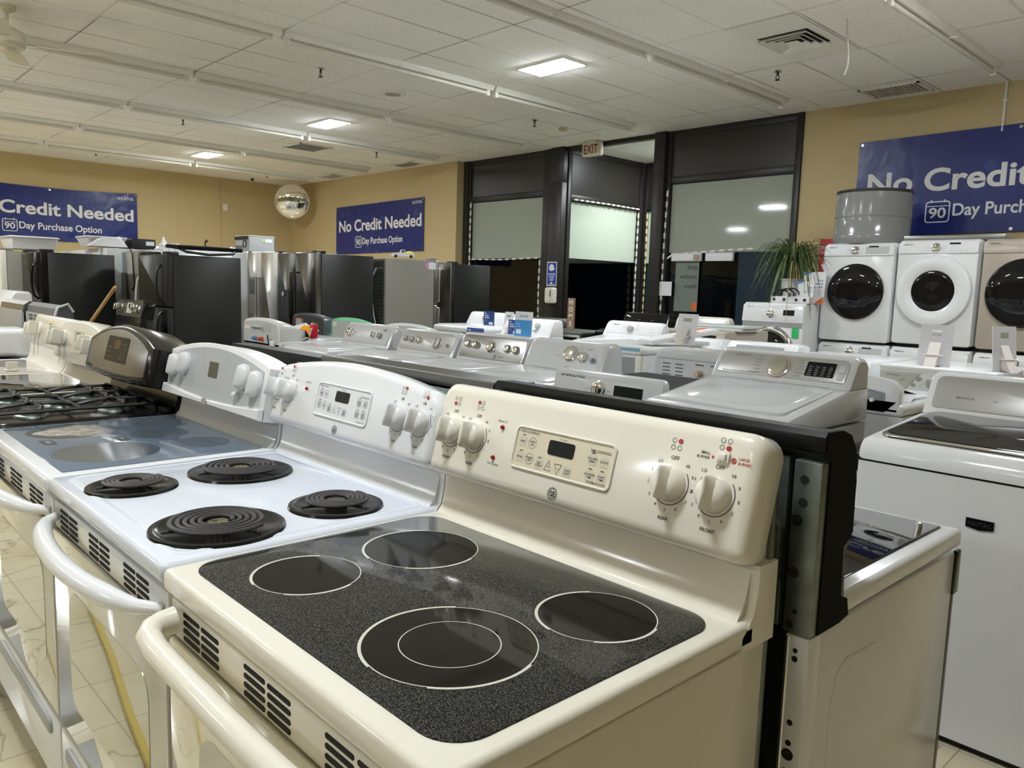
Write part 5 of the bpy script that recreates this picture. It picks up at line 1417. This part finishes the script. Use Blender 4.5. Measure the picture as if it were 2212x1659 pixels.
# ---------------------------------------------------------------- refrigerators
def fridge(label, x0, x1, yf, D, H, body, door, layout, rz=0.0, handle=None, handlem=None, name='refrigerator', topm=None, group='refrigerators along the far side', hs='l'):
    W = x1-x0
    cx = (x0+x1)/2
    t = thing(name, label, 'refrigerator', (cx, yf if rz == 0 else yf+D, 0), rz, group)
    h = W/2
    obj('cabinet', MB().box(-h, h, .075, D, .03, H-.02, .008), body, t)
    obj('base', MB().box(-h+.02, h-.02, .09, D-.02, 0, .04), M_blackm, t)
    F = frame((0, .07, 0), (1, 0, 0), (0, 0, 1))
    hm = handlem or door
    def dr(u0, u1, z0, z1, hside=None, hz=None, curve=.0):
        ol = rrect(u0+.003, u1-.003, z0+.003, z1-.003, .012, 3)
        d = obj('door', MB(F).slab(ol, [(-.0, 0), (.050, 0), (.062, .004), (.070, .016)]), door, t)
        if hside:
            u = u0+.045 if hside == 'l' else u1-(.11 if layout == 'top' else .045)
            za, zb = hz
            if handle == 'bow':
                p = [(u, za, .066), (u, za+.03, .10)] + [(u, za+(zb-za)*k/8, .105+.025*math.sin(PI*k/8)) for k in range(1, 8)] + [(u, zb-.03, .10), (u, zb, .066)]
            else:
                p = [(u, za, .066), (u, za, .115), (u, zb, .115), (u, zb, .066)]
            obj('handle', MB(F).tube(p, .013, 8), hm, d)
        return d
    if layout == 'top':
        zf = H*.66
        dr(-h, h, .05, zf, hs, (zf-.62, zf-.04)); dr(-h, h, zf+.006, H-.01, hs, (zf+.04, H-.12))
    elif layout == 'side':
        dr(-h, -h*.12, .05, H, 'r', (.55, H-.35)); dr(-h*.12, h, .05, H, 'l', (.55, H-.35))
    elif layout == 'french':
        dr(-h, 0, .70, H, 'r', (.85, H-.25)); dr(0, h, .70, H, 'l', (.85, H-.25)); dr(-h, h, .05, .69)
    elif layout == 'one':
        dr(-h, h, .05, H, 'l', (H*.45, H*.85))
    m = MB()
    for sx in (-1, 1): m.box(sx*(h-.06)-.05, sx*(h-.06)+.05, .01, .14, H-.021, H+.012, .005)
    obj('hinge_cover', m, topm or body, t)
    return t, F
# A: black top-freezer on the left
A, F = fridge('black top-freezer refrigerator at the left with glossy front and long curved handle', -9.06, -8.22, 1.62, .74, 1.655, M_blackt, M_black, 'top', handle='bow', hs='r')
fridge('grey-sided refrigerator with cream handle left of the black ones', -10.2, -9.30, 1.45, .75, 1.675, M_greyside, M_bisqp, 'top', handlem=M_bisqp)
fridge('white refrigerator at the left frame edge behind the ranges', -11.2, -10.3, 1.45, .75, 1.66, M_white, M_white, 'top')
# white row behind, back to back, facing +y
for k, (xa, xb, hh, lb) in enumerate(((-9.75, -8.85, 1.755, 'white refrigerator behind the left black one, under the white basket'), (-10.7, -9.8, 1.745, 'white refrigerator in the back row behind the grey-sided one'), (-11.65, -10.75, 1.735, 'white refrigerator in the back row at the left frame edge'))):
    fridge(lb, xa, xb, 2.46, .72, hh, M_white, M_white, 'one', rz=PI)
# B: black top-freezer in the middle
B, F = fridge('black top-freezer refrigerator left of the white and steel ones, cooktop lying on its roof', -7.86, -7.02, 2.49, .80, 1.66, M_blackt, M_blackt, 'top', handle='bow', hs='r')
g, F = fridge('grey side-by-side refrigerator with a black cord hanging down, beside the middle black one', -8.72, -8.24, 2.62, .7, 1.70, M_silver, M_taupe, 'one', handlem=M_taupe)
obj('hanging_cord', MB(F).tube([(-.02, 1.73, .05), (.04, 1.72, .09), (.08, 1.65, .085), (.09, 1.45, .080), (.11, 1.3, .08), (.06, 1.26, .085), (.03, 1.255, .085)], .008, 6), M_wire, g)
obj('edge_strip', MB().box(-.262, -.238, -.03, .68, .05, 1.69, .004), mat('blue_grey_strip', (.36, .42, .46), .3), g)
c_, F = fridge('glass-door cooler with steel frame and white curved handle between grey and black refrigerators', -8.22, -7.90, 2.62, .7, 1.675, M_blackm, M_steel, 'one', handlem=M_whitep, handle='bow', name='beverage_cooler')
obj('glass_inset', MB(F).slab(rrect(-.11, .11, .15, 1.60, .01), [(.068, 0), (.074, 0)]), M_glassb, c_)
wh, F = fridge('tall white refrigerator behind the middle black one with trim lines on its side', -10.35, -9.36, 3.36, .85, 1.84, M_white, M_white, 'one')
# row with white, steel side-by-side, dark French door
fridge('white refrigerator with a small grey badge left of the steel side-by-side', -9.90, -9.06, 4.28, .74, 1.785, M_white, M_white, 'one')
ss, F = fridge('brushed steel side-by-side refrigerator with dispenser between white and dark ones', -9.03, -8.12, 4.28, .80, 1.785, M_greyside, M_steel, 'side', handlem=M_steel)
obj('dispenser', MB(F).slab(rrect(-.40, -.15, .95, 1.45, .02), [(.067, 0), (.074, 0)]), M_taupe, ss)
obj('dispenser_recess', MB(F).slab(rrect(-.38, -.17, 1.22, 1.42, .01), [(.0735, 0), (.076, 0)]), M_dispg, ss)
cc, F = fridge('dark stainless French door refrigerator with black sides and water dispenser', -8.04, -7.06, 4.22, .80, 1.765, M_blackt, M_dsteel, 'french', handlem=M_dsteel)
obj('dispenser', MB(F).slab(rrect(-.36, -.12, .95, 1.30, .02), [(.067, 0), (.075, 0)]), M_glassb, cc)
obj('dispenser_tap', MB(F).lathe([(.03, .075), (.03, .09), (0, .092)], (-.30, 1.25, 0), n=16), M_chrome, cc)
# D: silver one with its coils to the camera, facing +y
dd, F = fridge('silver-sided refrigerator turned away with bare coils on its back, toy truck on its roof', -7.86, -7.02, 5.17, .84, 1.755, M_greyside, M_steel, 'top', rz=PI)
m = MB()
for k in range(30):
    z = .30+.045*k
    m.tube([(-.38, .862, z), (-.22, .862, z)], .006, 5)
obj('condenser_coil', m, M_galv, dd)
obj('back_recess', MB().box(-.40, -.16, .84, .85, .10, 1.72), M_galv, dd)
obj('power_cord', MB().tube([(-.26, .875, 1.60), (-.20, .89, 1.50), (-.19, .89, 1.25), (-.24, .89, 1.0), (-.30, .89, .85)], .009, 6), M_lgrey, dd)
obj('side_tag', MB(frame((-.4205, .12, 1.66), (0, -1, 0), (0, 0, 1))).slab(rrect(-.05, .07, -.04, .05, .004), [(0, 0), (.002, 0)]), M_paper, dd) 
obj('tag_dot', MB(frame((-.4205, .20, 1.665), (0, -1, 0), (0, 0, 1))).slab(ell(0, 0, .03, .03), [(0, 0), (.0025, 0)]), mat('pink_dot', S(226, 130, 190), .5), dd)
ee, F = fridge('dark stainless refrigerator with black side, nearest the dark window frames', -8.05, -7.20, 6.36, .72, 1.735, M_blackt, M_dsteel, 'one', handlem=M_dsteel)
fridge('dark refrigerator in the back row partly hidden by the silver-sided one', -9.0, -8.12, 5.25, .74, 1.74, M_blackt, M_dsteel, 'french')

# ---------------------------------------------------------------- things lying on the refrigerators
t = thing('plastic_basket', 'white slotted plastic basket on the white refrigerator under the left banner', 'basket', (-9.35, 2.49, 1.756))
m = MB()
o0, o1 = rrect(-.20, .20, -.13, .24, .03), rrect(-.25, .25, -.17, .28, .03)
m.loft([[(x, y, 0) for x, y in o0], [(x, y, .11) for x, y in o1], [(x, y, .11) for x, y in inset(o1, .008)], [(x, y, .006) for x, y in inset(o0, .008)]], True, True)
obj('basin', m, M_whitep, t)
m = MB(); m.tube([(x, y, .112) for x, y in o1], .012, 6, closed=True); obj('rim', m, M_whitep, t)
m = MB()
for k in range(14):
    y = -.12+.027*k
    m.box(.236, .246, y, y+.012, .068, .088)
obj('slots', m, M_greyp, t)
t = thing('paper_bundle', 'white crumpled paper bundle in front of the slotted basket', 'paper', (-9.03, 2.52, 1.756))
obj('sheet_stack', MB().loft([[(-.05, -.22, 0), (.05, -.22, 0), (.05, .22, 0), (-.05, .22, 0)], [(-.04, -.10, .09), (.03, -.04, .11), (.03, .12, .10), (-.04, .16, .13)]]), M_paper, t)
t = thing('plastic_tray', 'shallow white plastic bin upside down on the grey-sided refrigerator', 'bin', (-9.66, 1.78, 1.69))
m = MB(); o0 = rrect(-.28, .28, -.2, .3, .03)
m.loft([[(x, y, 0) for x, y in inset(o0, .03)], [(x, y, .12) for x, y in o0], [(x, y, .135) for x, y in inset(o0, -.025)], [(x, y, .15) for x, y in o0]], True, True)
obj('bin_shell', m, M_whitep, t)
t = thing('microwave_oven', 'black microwave box with a green-dotted white tag behind the slotted basket', 'microwave', (-9.35, 2.93, 1.756))
obj('case', MB().box(-.25, .25, -.11, .18, 0, .12, .01), M_blackm, t)
obj('price_tag', MB(frame((.2505, .10, .06), (0, 1, 0), (0, 0, 1))).slab(rrect(-.04, .06, -.02, .03, .003), [(0, 0), (.002, 0)]), M_paper, t)
m = MB(); m.loft([[(-.09, -.07, 0), (.09, -.06, 0), (.08, .08, 0), (-.08, .07, 0)], [(-.05, -.03, .07), (.05, -.03, .06), (.04, .05, .06), (-.05, .03, .08)], [(-.02, -.015, .13), (.02, -.02, .14), (.02, .02, .13), (-.02, .02, .14)], [(-.01, -.01, .19), (.015, -.012, .20), (.012, .012, .19), (-.01, .01, .195)]])
o = obj('plastic_bag', m, M_paper); o.location = (-10.0, 3.52, 1.842); o.scale = (.8, .8, .62); setprop(o, 'knotted white plastic bag standing on the tall white refrigerator', 'bag')
m = MB(); m.tube([(0, 0, .03), (.08, .05, .06), (.14, 0, .03), (.2, .06, .04)], .03, 8)
o = obj('coiled_cable', m, M_greyp); o.location = (-10.1, 4.46, 1.80); setprop(o, 'grey coiled cable lying on a white refrigerator roof near the tilted cooktop', 'cable')
t = thing('loose_cooktop', 'black range door with bar handle lying tilted on the middle black refrigerator', 'range door', (-7.45, 2.98, 1.70))
Mt = Matrix.Rotation(math.radians(3), 4, 'Y')
obj('panel', MB(Mt).slab([(-.38, -.20), (.36, -.34), (.36, .36), (-.38, .30)], [(0.02, .0), (.05, 0), (.06, .01)]), M_blackf, t)
obj('bar_handle', MB(Mt).tube([(.30, -.30, .03), (.43, -.28, .0), (.455, -.05, -.02), (.44, .22, .0), (.31, .30, .03)], .014, 8), M_blackm, t)
m = MB(); m.tube([(0, 0, 0), (-.02, 0, .06), (.02, 0, .10), (.05, 0, .08)], .008, 6)
o = obj('wire_hook', m, M_wire); o.location = (-7.5, 3.1, 1.735); setprop(o, 'thin dark wire hook standing up beside the tilted black door', 'hook')
t = thing('window_unit', 'grey air-conditioner sized unit with grilled back and green-dotted tag on a white refrigerator', 'appliance unit', (-9.40, 4.50, 1.80))
obj('case', MB().box(-.46, .0, -.02, .36, 0, .225, .008), M_greyp, t)
obj('top_cover', MB().box(-.465, .005, -.025, .37, .222, .236, .004), M_lgrey, t)
obj('back_grille', MB(frame((-.25, -.021, 0), (1, 0, 0), (0, 0, 1))).slab([(-.18, .015), (.14, .015), (.14, .17), (-.18, .17)], [(0, 0), (.004, 0)]), M_lgrey, t)
m = MB()
for k in range(9): m.box(-.42+.03*k, -.41+.03*k, -.028, -.024, .025, .10)
obj('grille_slots', m, M_text, t)
obj('dark_top_band', MB().box(-.46, -.04, -.03, -.015, .18, .225), M_blackm, t)
obj('cord_coil', MB().tube([(-.13+.045*math.cos(a), -.03, .12+.05*math.sin(a)) for a in [2*PI*i/16 for i in range(16)]], .007, 6, closed=True), M_wire, t)
obj('price_tag', MB(frame((.0015, .27, .17), (0, 1, 0), (0, 0, 1))).slab(rrect(-.05, .05, -.022, .022, .003), [(0, 0), (.002, 0)]), M_paper, t)
obj('tag_dot', MB(frame((.0015, .18, .172), (0, 1, 0), (0, 0, 1))).slab(ell(0, 0, .018, .018), [(0, 0), (.0025, 0)]), mat('lime_dot', S(150, 226, 90), .5), t)
# toy truck
t = thing('toy_truck', 'white toy pickup truck with yellow load on the silver-sided refrigerator', 'toy truck', (-7.24, 5.60, 1.757), math.radians(58)); t.scale = (.62, .62, .62)
obj('cab', MB().loft([[(-.10, -.06, .035), (.22, -.06, .035), (.22, .06, .035), (-.10, .06, .035)], [(-.10, -.06, .10), (.22, -.055, .09), (.22, .055, .09), (-.10, .06, .10)]]), M_whitep, t)
obj('bonnet', MB().loft([[(-.26, -.05, .03), (-.09, -.06, .03), (-.09, .06, .03), (-.26, .05, .03)], [(-.25, -.035, .09), (-.09, -.05, .11), (-.09, .05, .11), (-.25, .035, .09)]]), M_whitep, t)
obj('cabin_roof', MB().loft([[(-.09, -.055, .10), (.03, -.055, .10), (.03, .055, .10), (-.09, .055, .10)], [(-.07, -.045, .17), (.02, -.045, .17), (.02, .045, .17), (-.07, .045, .17)]]), M_whitep, t)
obj('cab_windows', MB().box(-.05, .01, -.0555, .0555, .115, .155), M_text, t)
obj('yellow_load', MB().sphere((.12, 0, .10), .09, .05, .045, 12, 8), mat('yellow_toy_load', S(240, 228, 90), .5), t)
m = MB(); m.tube([(-.28, -.06, .035), (-.29, 0, .035), (-.28, .06, .035)], .012, 6); m.box(-.26, .24, -.07, .07, .028, .038)
obj('running_board', m, M_whitep, t)
for x in (-.17, .15):
    for y in (-.062, .062):
        m = MB(); m.cyl((x, y-.012, .032), (x, y+.012, .032), .032, n=18); obj('wheel', m, M_blackm, t)

# ---------------------------------------------------------------- drum, plant, signs and small things
t = thing('washer_drum', 'grey enamelled washer drum standing upside down on the left stacked dryer', 'drum', (-2.07, 7.66, 1.945))
obj('shell', MB().lathe([(.34, .0), (.355, .02), (.358, .09), (.352, .10), (.352, .26), (.357, .265), (.357, .275), (.352, .28), (.350, .44), (.347, .47), (.345, .50)], n=64), M_drum, t)
obj('rim', MB().lathe([(.330, .50), (.352, .502), (.358, .515), (.352, .528), (.335, .528)], n=64), mat('dark_drum_rim', (.05, .05, .05), .3), t)
obj('drum_lid', MB().lathe([(.345, .522), (.30, .530), (.1, .54), (0, .542)], n=64), M_lgrey, t)
t = thing('steel_sheet', 'grey steel panel lying on the middle and right stacked dryers', 'panel', (-1.22, 7.62, 1.963))
obj('flat_sheet', MB().box(-.44, .40, -.18, .30, 0, .028, .004), M_greyp, t)
obj('front_lip', MB().box(-.445, .405, -.195, -.18, -.0, .048, .004), M_steelh, t)
# plant
t = thing('potted_plant', 'potted plant with long arching strap leaves in a white pot on the raised washer', 'plant', (-2.72, 7.36, 1.342))
obj('pot', MB().lathe([(0, 0), (.085, 0), (.115, .23), (.125, .235), (.125, .25), (.108, .25), (.10, .22), (0, .21)], n=32), M_whitep, t)
obj('soil', MB().lathe([(0, .225), (.104, .222)], n=24), mat('potting_soil', S(60, 46, 34), .9), t)
m = MB(); m.tube([(0, 0, .2), (.01, 0, .32), (-.01, .01, .42)], [.03, .022, .02], 8); obj('stem', m, M_wood, t)
rnd = random.Random(11)
def leaf(m, a, L, rise, w_, droop):
    n = 9; ca, sa = math.cos(a), math.sin(a)
    p = []
    for k in range(n+1):
        s_ = k/n
        r = L*(.06 + .62*s_ - .10*s_*s_)
        z = .40 + rise*math.sin(min(1, s_*1.25)*PI/2)*1.0 - droop*max(0, s_-.30)**1.5*1.5
        p.append((r*ca, r*sa, z))
    tw = (-sa, ca)
    for i in range(n):
        wa = w_*(1-(i/n)**2.2)+.0012; wb = w_*(1-((i+1)/n)**2.2)+.0012
        a0, b0 = p[i], p[i+1]
        q = [(a0[0]-tw[0]*wa, a0[1]-tw[1]*wa, a0[2]), (a0[0]+tw[0]*wa, a0[1]+tw[1]*wa, a0[2]), (b0[0]+tw[0]*wb, b0[1]+tw[1]*wb, b0[2]), (b0[0]-tw[0]*wb, b0[1]-tw[1]*wb, b0[2])]
        mid = [((q[0][j]+q[1][j])/2, (q[2][j]+q[3][j])/2) for j in range(3)]
        vv = [m.v(x) for x in q]
        c0 = m.v((mid[0][0], mid[1][0], mid[2][0]-wa*.5)); c1 = m.v((mid[0][1], mid[1][1], mid[2][1]-wb*.5))
        m.f([vv[0], c0, c1, vv[3]]); m.f([c0, vv[1], vv[2], c1])
mg, md = MB(), MB()
for k in range(260):
    leaf(md if rnd.random() < .12 else mg, rnd.random()*2*PI, rnd.uniform(.30, .92), rnd.uniform(.05, .36), rnd.uniform(.004, .008), rnd.uniform(.10, .75))
obj('leaves', mg, M_leaf, t)['kind'] = 'stuff'
obj('dry_leaves', md, M_leafd, t)['kind'] = 'stuff'
t = thing('power_strip', 'white power strip with tangled black cables on the raised washer under the plant', 'power strip', (-2.60, 7.10, 1.342))
obj('strip', MB().box(-.20, .22, -.03, .03, 0, .07, .006), M_whitep, t)
m = MB()
for x in (-.16, -.05, .08, .17): m.box(x-.015, x+.015, -.032, -.029, .02, .05)
obj('sockets', m, M_text, t)
m = MB()
for k in range(3): m.tube([(-.08+.05*k+.09*math.cos(a), -.04, .08+.05*math.sin(a)+.01*k) for a in [PI*i/10 for i in range(-1, 12)]], .008, 6)
obj('plugged_cables', m, M_wire, t)
def counter_card(label, loc, rz, W, H, kind, lean=.12):
    t = thing('counter_sign', label, 'sign', loc, rz)
    P = Matrix.Rotation(-lean, 4, 'X')
    B_ = P @ frame((0, 0, 0), (1, 0, 0), (0, 0, 1))
    if kind == 'back':       # sign seen from behind with its cardboard strut
        obj('board', MB(B_).slab(rrect(-W/2, W/2, 0, H, .006), [(-.004, 0), (.002, 0)]), M_plate, t)
        m = MB(); m.loft([[(-.035*W/.2, -.004, .01), (.035*W/.2, -.004, .01), (.035*W/.2, -.07, .0), (-.035*W/.2, -.07, 0)], [(-.035*W/.2, .035, H*.66), (.035*W/.2, .035, H*.66), (.035*W/.2, .03, H*.66), (-.035*W/.2, .03, H*.66)]])
        obj('strut', m, M_card, t)
        m = MB(); m.box(-.06*W/.2, .06*W/.2, -.035, -.002, H*.26, H*.28); obj('strut_lock', m, M_card, t)
        obj('small_label', MB(B_).slab(rrect(-.03, .03, H*.74, H*.86, .003), [(.002, 0), (.0026, 0)]), M_film, t)
    else:
        obj('board', MB(B_).slab(rrect(-W/2, W/2, 0, H, .003), [(-.004, 0), (.002, 0)]), {'blue': M_paper, 'navy': M_navy, 'shop': M_paper}[kind], t)
        if kind == 'blue':
            obj('blue_field', MB(B_).slab([(-W/2+.002, .002), (W/2-.002, .002), (W/2-.002, H*.66), (-W/2+.002, H*.66)], [(.002, 0), (.0026, 0)]), M_sky, t)
            obj('brand_lettering', MB(B_).text('acima', H*.11, 0, H*.78, 'c', .02, .003, fit=W*.5), M_sky, t, flat=True)
            m = MB(B_); m.slab(rrect(-W*.38, -W*.10, H*.10, H*.28, .004), [(.0026, 0), (.003, 0)])
            for k in range(3): m.text('lease to own', H*.03, -W*.4, H*(.50-.06*k), 'l', .01, .003)
            obj('white_print', m, M_bwhite, t, flat=True)
        elif kind == 'navy':
            m = MB(B_)
            for k, s_ in enumerate(('No', 'Credit', 'Needed')): m.text(s_, H*.105, -W*.40, H*(.80-.15*k), 'l', .03, .0026)
            for k in range(2): m.text('lease to own', H*.035, -W*.40, H*(.36-.07*k), 'l', .0, .0026)
            m.slab(rrect(W*.02, W*.40, H*.06, H*.24, .003), [(.0022, 0), (.0028, 0)])
            obj('lettering', m, M_bwhite, t, flat=True)
        else:
            m = MB(B_)
            for k, s_ in enumerate(('Shop', 'without', 'using credit')): m.text(s_, H*.06, W*.42, H*(.70-.10*k), 'r', .02, .0026)
            obj('lettering', m, M_navy, t, flat=True)
            obj('orange_corner', MB(B_).slab([(W*.1, .002), (W/2, .002), (W/2, H*.22)], [(.002, 0), (.0026, 0)]), M_orange, t)
            obj('blue_corner', MB(B_).slab([(-W/2, H), (-W/2, H*.86), (-W*.05, H)], [(.002, 0), (.0026, 0)]), M_sky, t)
    return t
counter_card('white sign back with cardboard strut, left on the curved-panel washer', (-.50, 5.02, .986), 0, .20, .27, 'back')
counter_card('white sign back seen nearly edge-on, right on the curved-panel washer', (-.10, 5.06, .986), math.radians(62), .18, .28, 'back')
counter_card('white sign back at the right frame edge', (.05, 5.35, .952), 0, .24, .30, 'back')
counter_card('tall white sign back with paired cardboard strut on the louvre-backed washer', (-1.42, 3.56, 1.10), 0, .14, .185, 'back', .18)
counter_card('light blue and white acima card before the white top-loaders', (-4.36, 5.03, .926), 0, .25, .25, 'blue', .06)
counter_card('navy No Credit Needed card box standing on the far white washer', (-5.07, 5.20, .997), 0, .17, .155, 'navy', .0)
counter_card('navy No Credit card half hidden behind the light blue card', (-4.63, 5.15, .926), 0, .15, .155, 'navy', .05)
counter_card('navy card lying low behind the steel-faced washer console', (-3.66, 3.80, .927), 0, .21, .14, 'navy', .05)
counter_card('plain grey-white card leaning behind the light blue card', (-4.80, 5.22, .927), 0, .13, .23, 'back', .15)
counter_card('paper flyer with orange corner leaning on the wall right of the plant', (-2.43, 7.22, 1.345), 0, .24, .32, 'shop', .1)
counter_card('smaller paper flyer in front of the one right of the plant', (-2.47, 7.14, 1.345), 0, .17, .22, 'shop', .1)
t = thing('brochure_box', 'white and orange brochure box lying on the blue-film dryer', 'box', (-1.72, 3.86, 1.064), math.radians(-24))
t.location.z = 1.10
obj('box', MB(Matrix.Rotation(math.radians(9), 4, 'X')).box(-.09, .09, -.20, .30, 0, .03, .003), M_paper, t)
m = MB(Matrix.Rotation(math.radians(9), 4, 'X')); m.box(-.091, -.03, .20, .301, .0295, .031); m.box(.02, .085, .10, .16, .0295, .031); m.box(.03, .091, -.02, .02, .0295, .031)
obj('orange_print', m, M_orange, t)
t = thing('home_sign', 'narrow brown wooden HOME sign standing before the dark glass', 'sign', (-5.25, 6.72, .93))
obj('board', MB(frame((0, 0, 0), (1, 0, 0), (0, 0, 1))).slab([(-.055, 0), (.055, 0), (.055, .38), (-.055, .38)], [(0, 0), (.02, 0)]), M_signwood, t)
m = MB(frame((0, -.0205, 0), (1, 0, 0), (0, 0, 1)))
for k, s_ in enumerate('HOME'): m.text(s_, .06, 0, .30-.088*k, 'c', .01, 0)
obj('lettering', m, M_bwhite, t, flat=True)
t = thing('oven_range', 'dark range with steel rimmed oven window below the wooden HOME sign', 'range', (-5.09, 6.30, 0), 0)
obj('body', MB().box(-.38, .38, .02, .66, .03, .90, .006), M_blackm, t)
obj('cooktop', MB().box(-.385, .385, 0, .67, .895, .922, .004), M_galv, t)
obj('oven_door', MB().box(-.02, .37, -.012, .03, .72, .89, .004), M_steel, t)
obj('oven_window', MB().box(.02, .33, -.016, -.010, .745, .865), M_disp, t)
t = thing('dark_range', 'black range with a steel top edge left of the wooden HOME sign', 'range', (-5.88, 6.30, 0), 0)
obj('body', MB().box(-.38, .38, .02, .66, .03, .90, .006), M_black, t)
obj('cooktop', MB().box(-.385, .385, 0, .67, .895, .92, .004), M_glassb, t)
obj('back_ledge', MB().box(-.385, .385, .60, .67, .92, 1.04, .004), M_steelh, t)

# can, cloth and tray on the grey washer
t = thing('soda_can', 'red Coca-Cola can standing on the light grey washer turned away', 'can', (-4.47, 2.76, .945))
obj('can_body', MB().lathe([(0, .004), (.024, .002), (.033, .012), (.033, .108), (.027, .120)], n=28), M_canred, t)
obj('can_lid', MB().lathe([(.027, .1205), (.0265, .122), (.024, .119), (0, .119)], n=28), M_chrome, t)
m = MB(frame((.014, -.0320, .06), (1, .42, 0), (0, 0, 1)))
m.text('Coca-Cola', .026, 0, -.01, 'c', .03, .0, rot=1.25, fit=.075)
obj('script', m, M_bwhite, t, flat=True)
m = MB(); rg = []
rnd = random.Random(5)
for j in range(5):
    zz = (.0, .035, .062, .085, .10)[j]; rr = (.15, .14, .115, .075, .03)[j]
    rg.append([(rr*(1+.18*math.sin(3*a+j)+.08*rnd.uniform(-1, 1))*math.cos(a), .6*rr*(1+.15*math.sin(5*a+2*j))*math.sin(a), zz+.010*math.sin(4*a+1.3*j)*(j > 0)) for a in [2*PI*i/24 for i in range(24)]])
m.loft(rg); o = obj('dust_cloth', m, M_cloth); o.location = (-4.66, 2.80, .945); o.scale = (.72, .72, .9); setprop(o, 'crumpled orange-yellow cloth beside the red can', 'cloth')
t = thing('plastic_tray', 'white plastic scoop tray left of the orange cloth', 'tray', (-4.86, 2.86, .945))
obj('scoop', MB().loft([[(-.10, -.08, 0), (.06, -.08, 0), (.06, .08, 0), (-.10, .08, 0)], [(-.13, -.1, .05), (.12, -.1, .045), (.12, .1, .045), (-.13, .1, .10)], [(-.12, -.09, .05), (.11, -.09, .045), (.11, .09, .045), (-.12, .09, .10)], [(-.09, -.07, .008), (.05, -.07, .008), (.05, .07, .008), (-.09, .07, .008)]]), M_whitep, t)
m = MB(); rg = []
for j, (rr, zz) in enumerate(((.08, 0), (.10, .03), (.105, .08), (.085, .13), (.04, .16))):
    rg.append([(rr*(1+.10*math.sin(3*a+j))*math.cos(a), .8*rr*math.sin(a), zz) for a in [2*PI*i/20 for i in range(20)]])
m.loft(rg)
t = thing('black_bag', 'black fabric bag with a loose strap at the left edge, beside the white bin', 'bag', (-4.44, .30, .917))
obj('pouch', m, M_blackm, t)
obj('strap', MB().tube([(.06, -.05, .12), (.13, -.07, .15), (.17, -.06, .10), (.16, -.05, .03), (.12, -.05, .01)], .010, 6), M_wire, t)
# broom handle and the small things at the far left
m = MB(); m.tube([(-6.63, 1.64, .932), (-5.72, 1.62, 1.31)], .0145, 10); m.sphere((-5.72, 1.62, 1.31), .0145)
setprop(obj('broom_handle', m, M_wood), 'pale wooden broom handle leaning before the left black refrigerator', 'broom handle')
t = back_range('grey range facing away with louvred back and curved dark hood top at the far left', -4.77, 1.56, M_dgrey, M_dgrey, 'hood')
m = MB(frame((0, .7085, 0), (-1, 0, 0), (0, 0, 1)))
for gx in (-.22, -.08, .06, .20):
    for k in range(4): m.slab(rrect(gx-.045, gx+.045, 1.045+.022*k, 1.055+.022*k, .003, 2), [(0, 0), (.003, 0)])
obj('louvres', m, M_text, t)
obj('end_bow', MB().tube([(-.385, .70, 1.13), (-.385, .68, 1.19), (-.385, .62, 1.212), (-.385, .59, 1.16)], .009, 8), M_lgrey, t)
back_range('steel-backed range facing away at the left frame edge', -5.56, 1.54, M_dgrey, M_steelh, 'hood')
top_loader('white washer with slanted console at the far left behind the louvred range', -7.65, .70, ch=1.235, dh=1.09, texts=(('Normal', .01, -.1, .6, 'c'),), depth0=.42, group='washers and dryers on the shop floor')
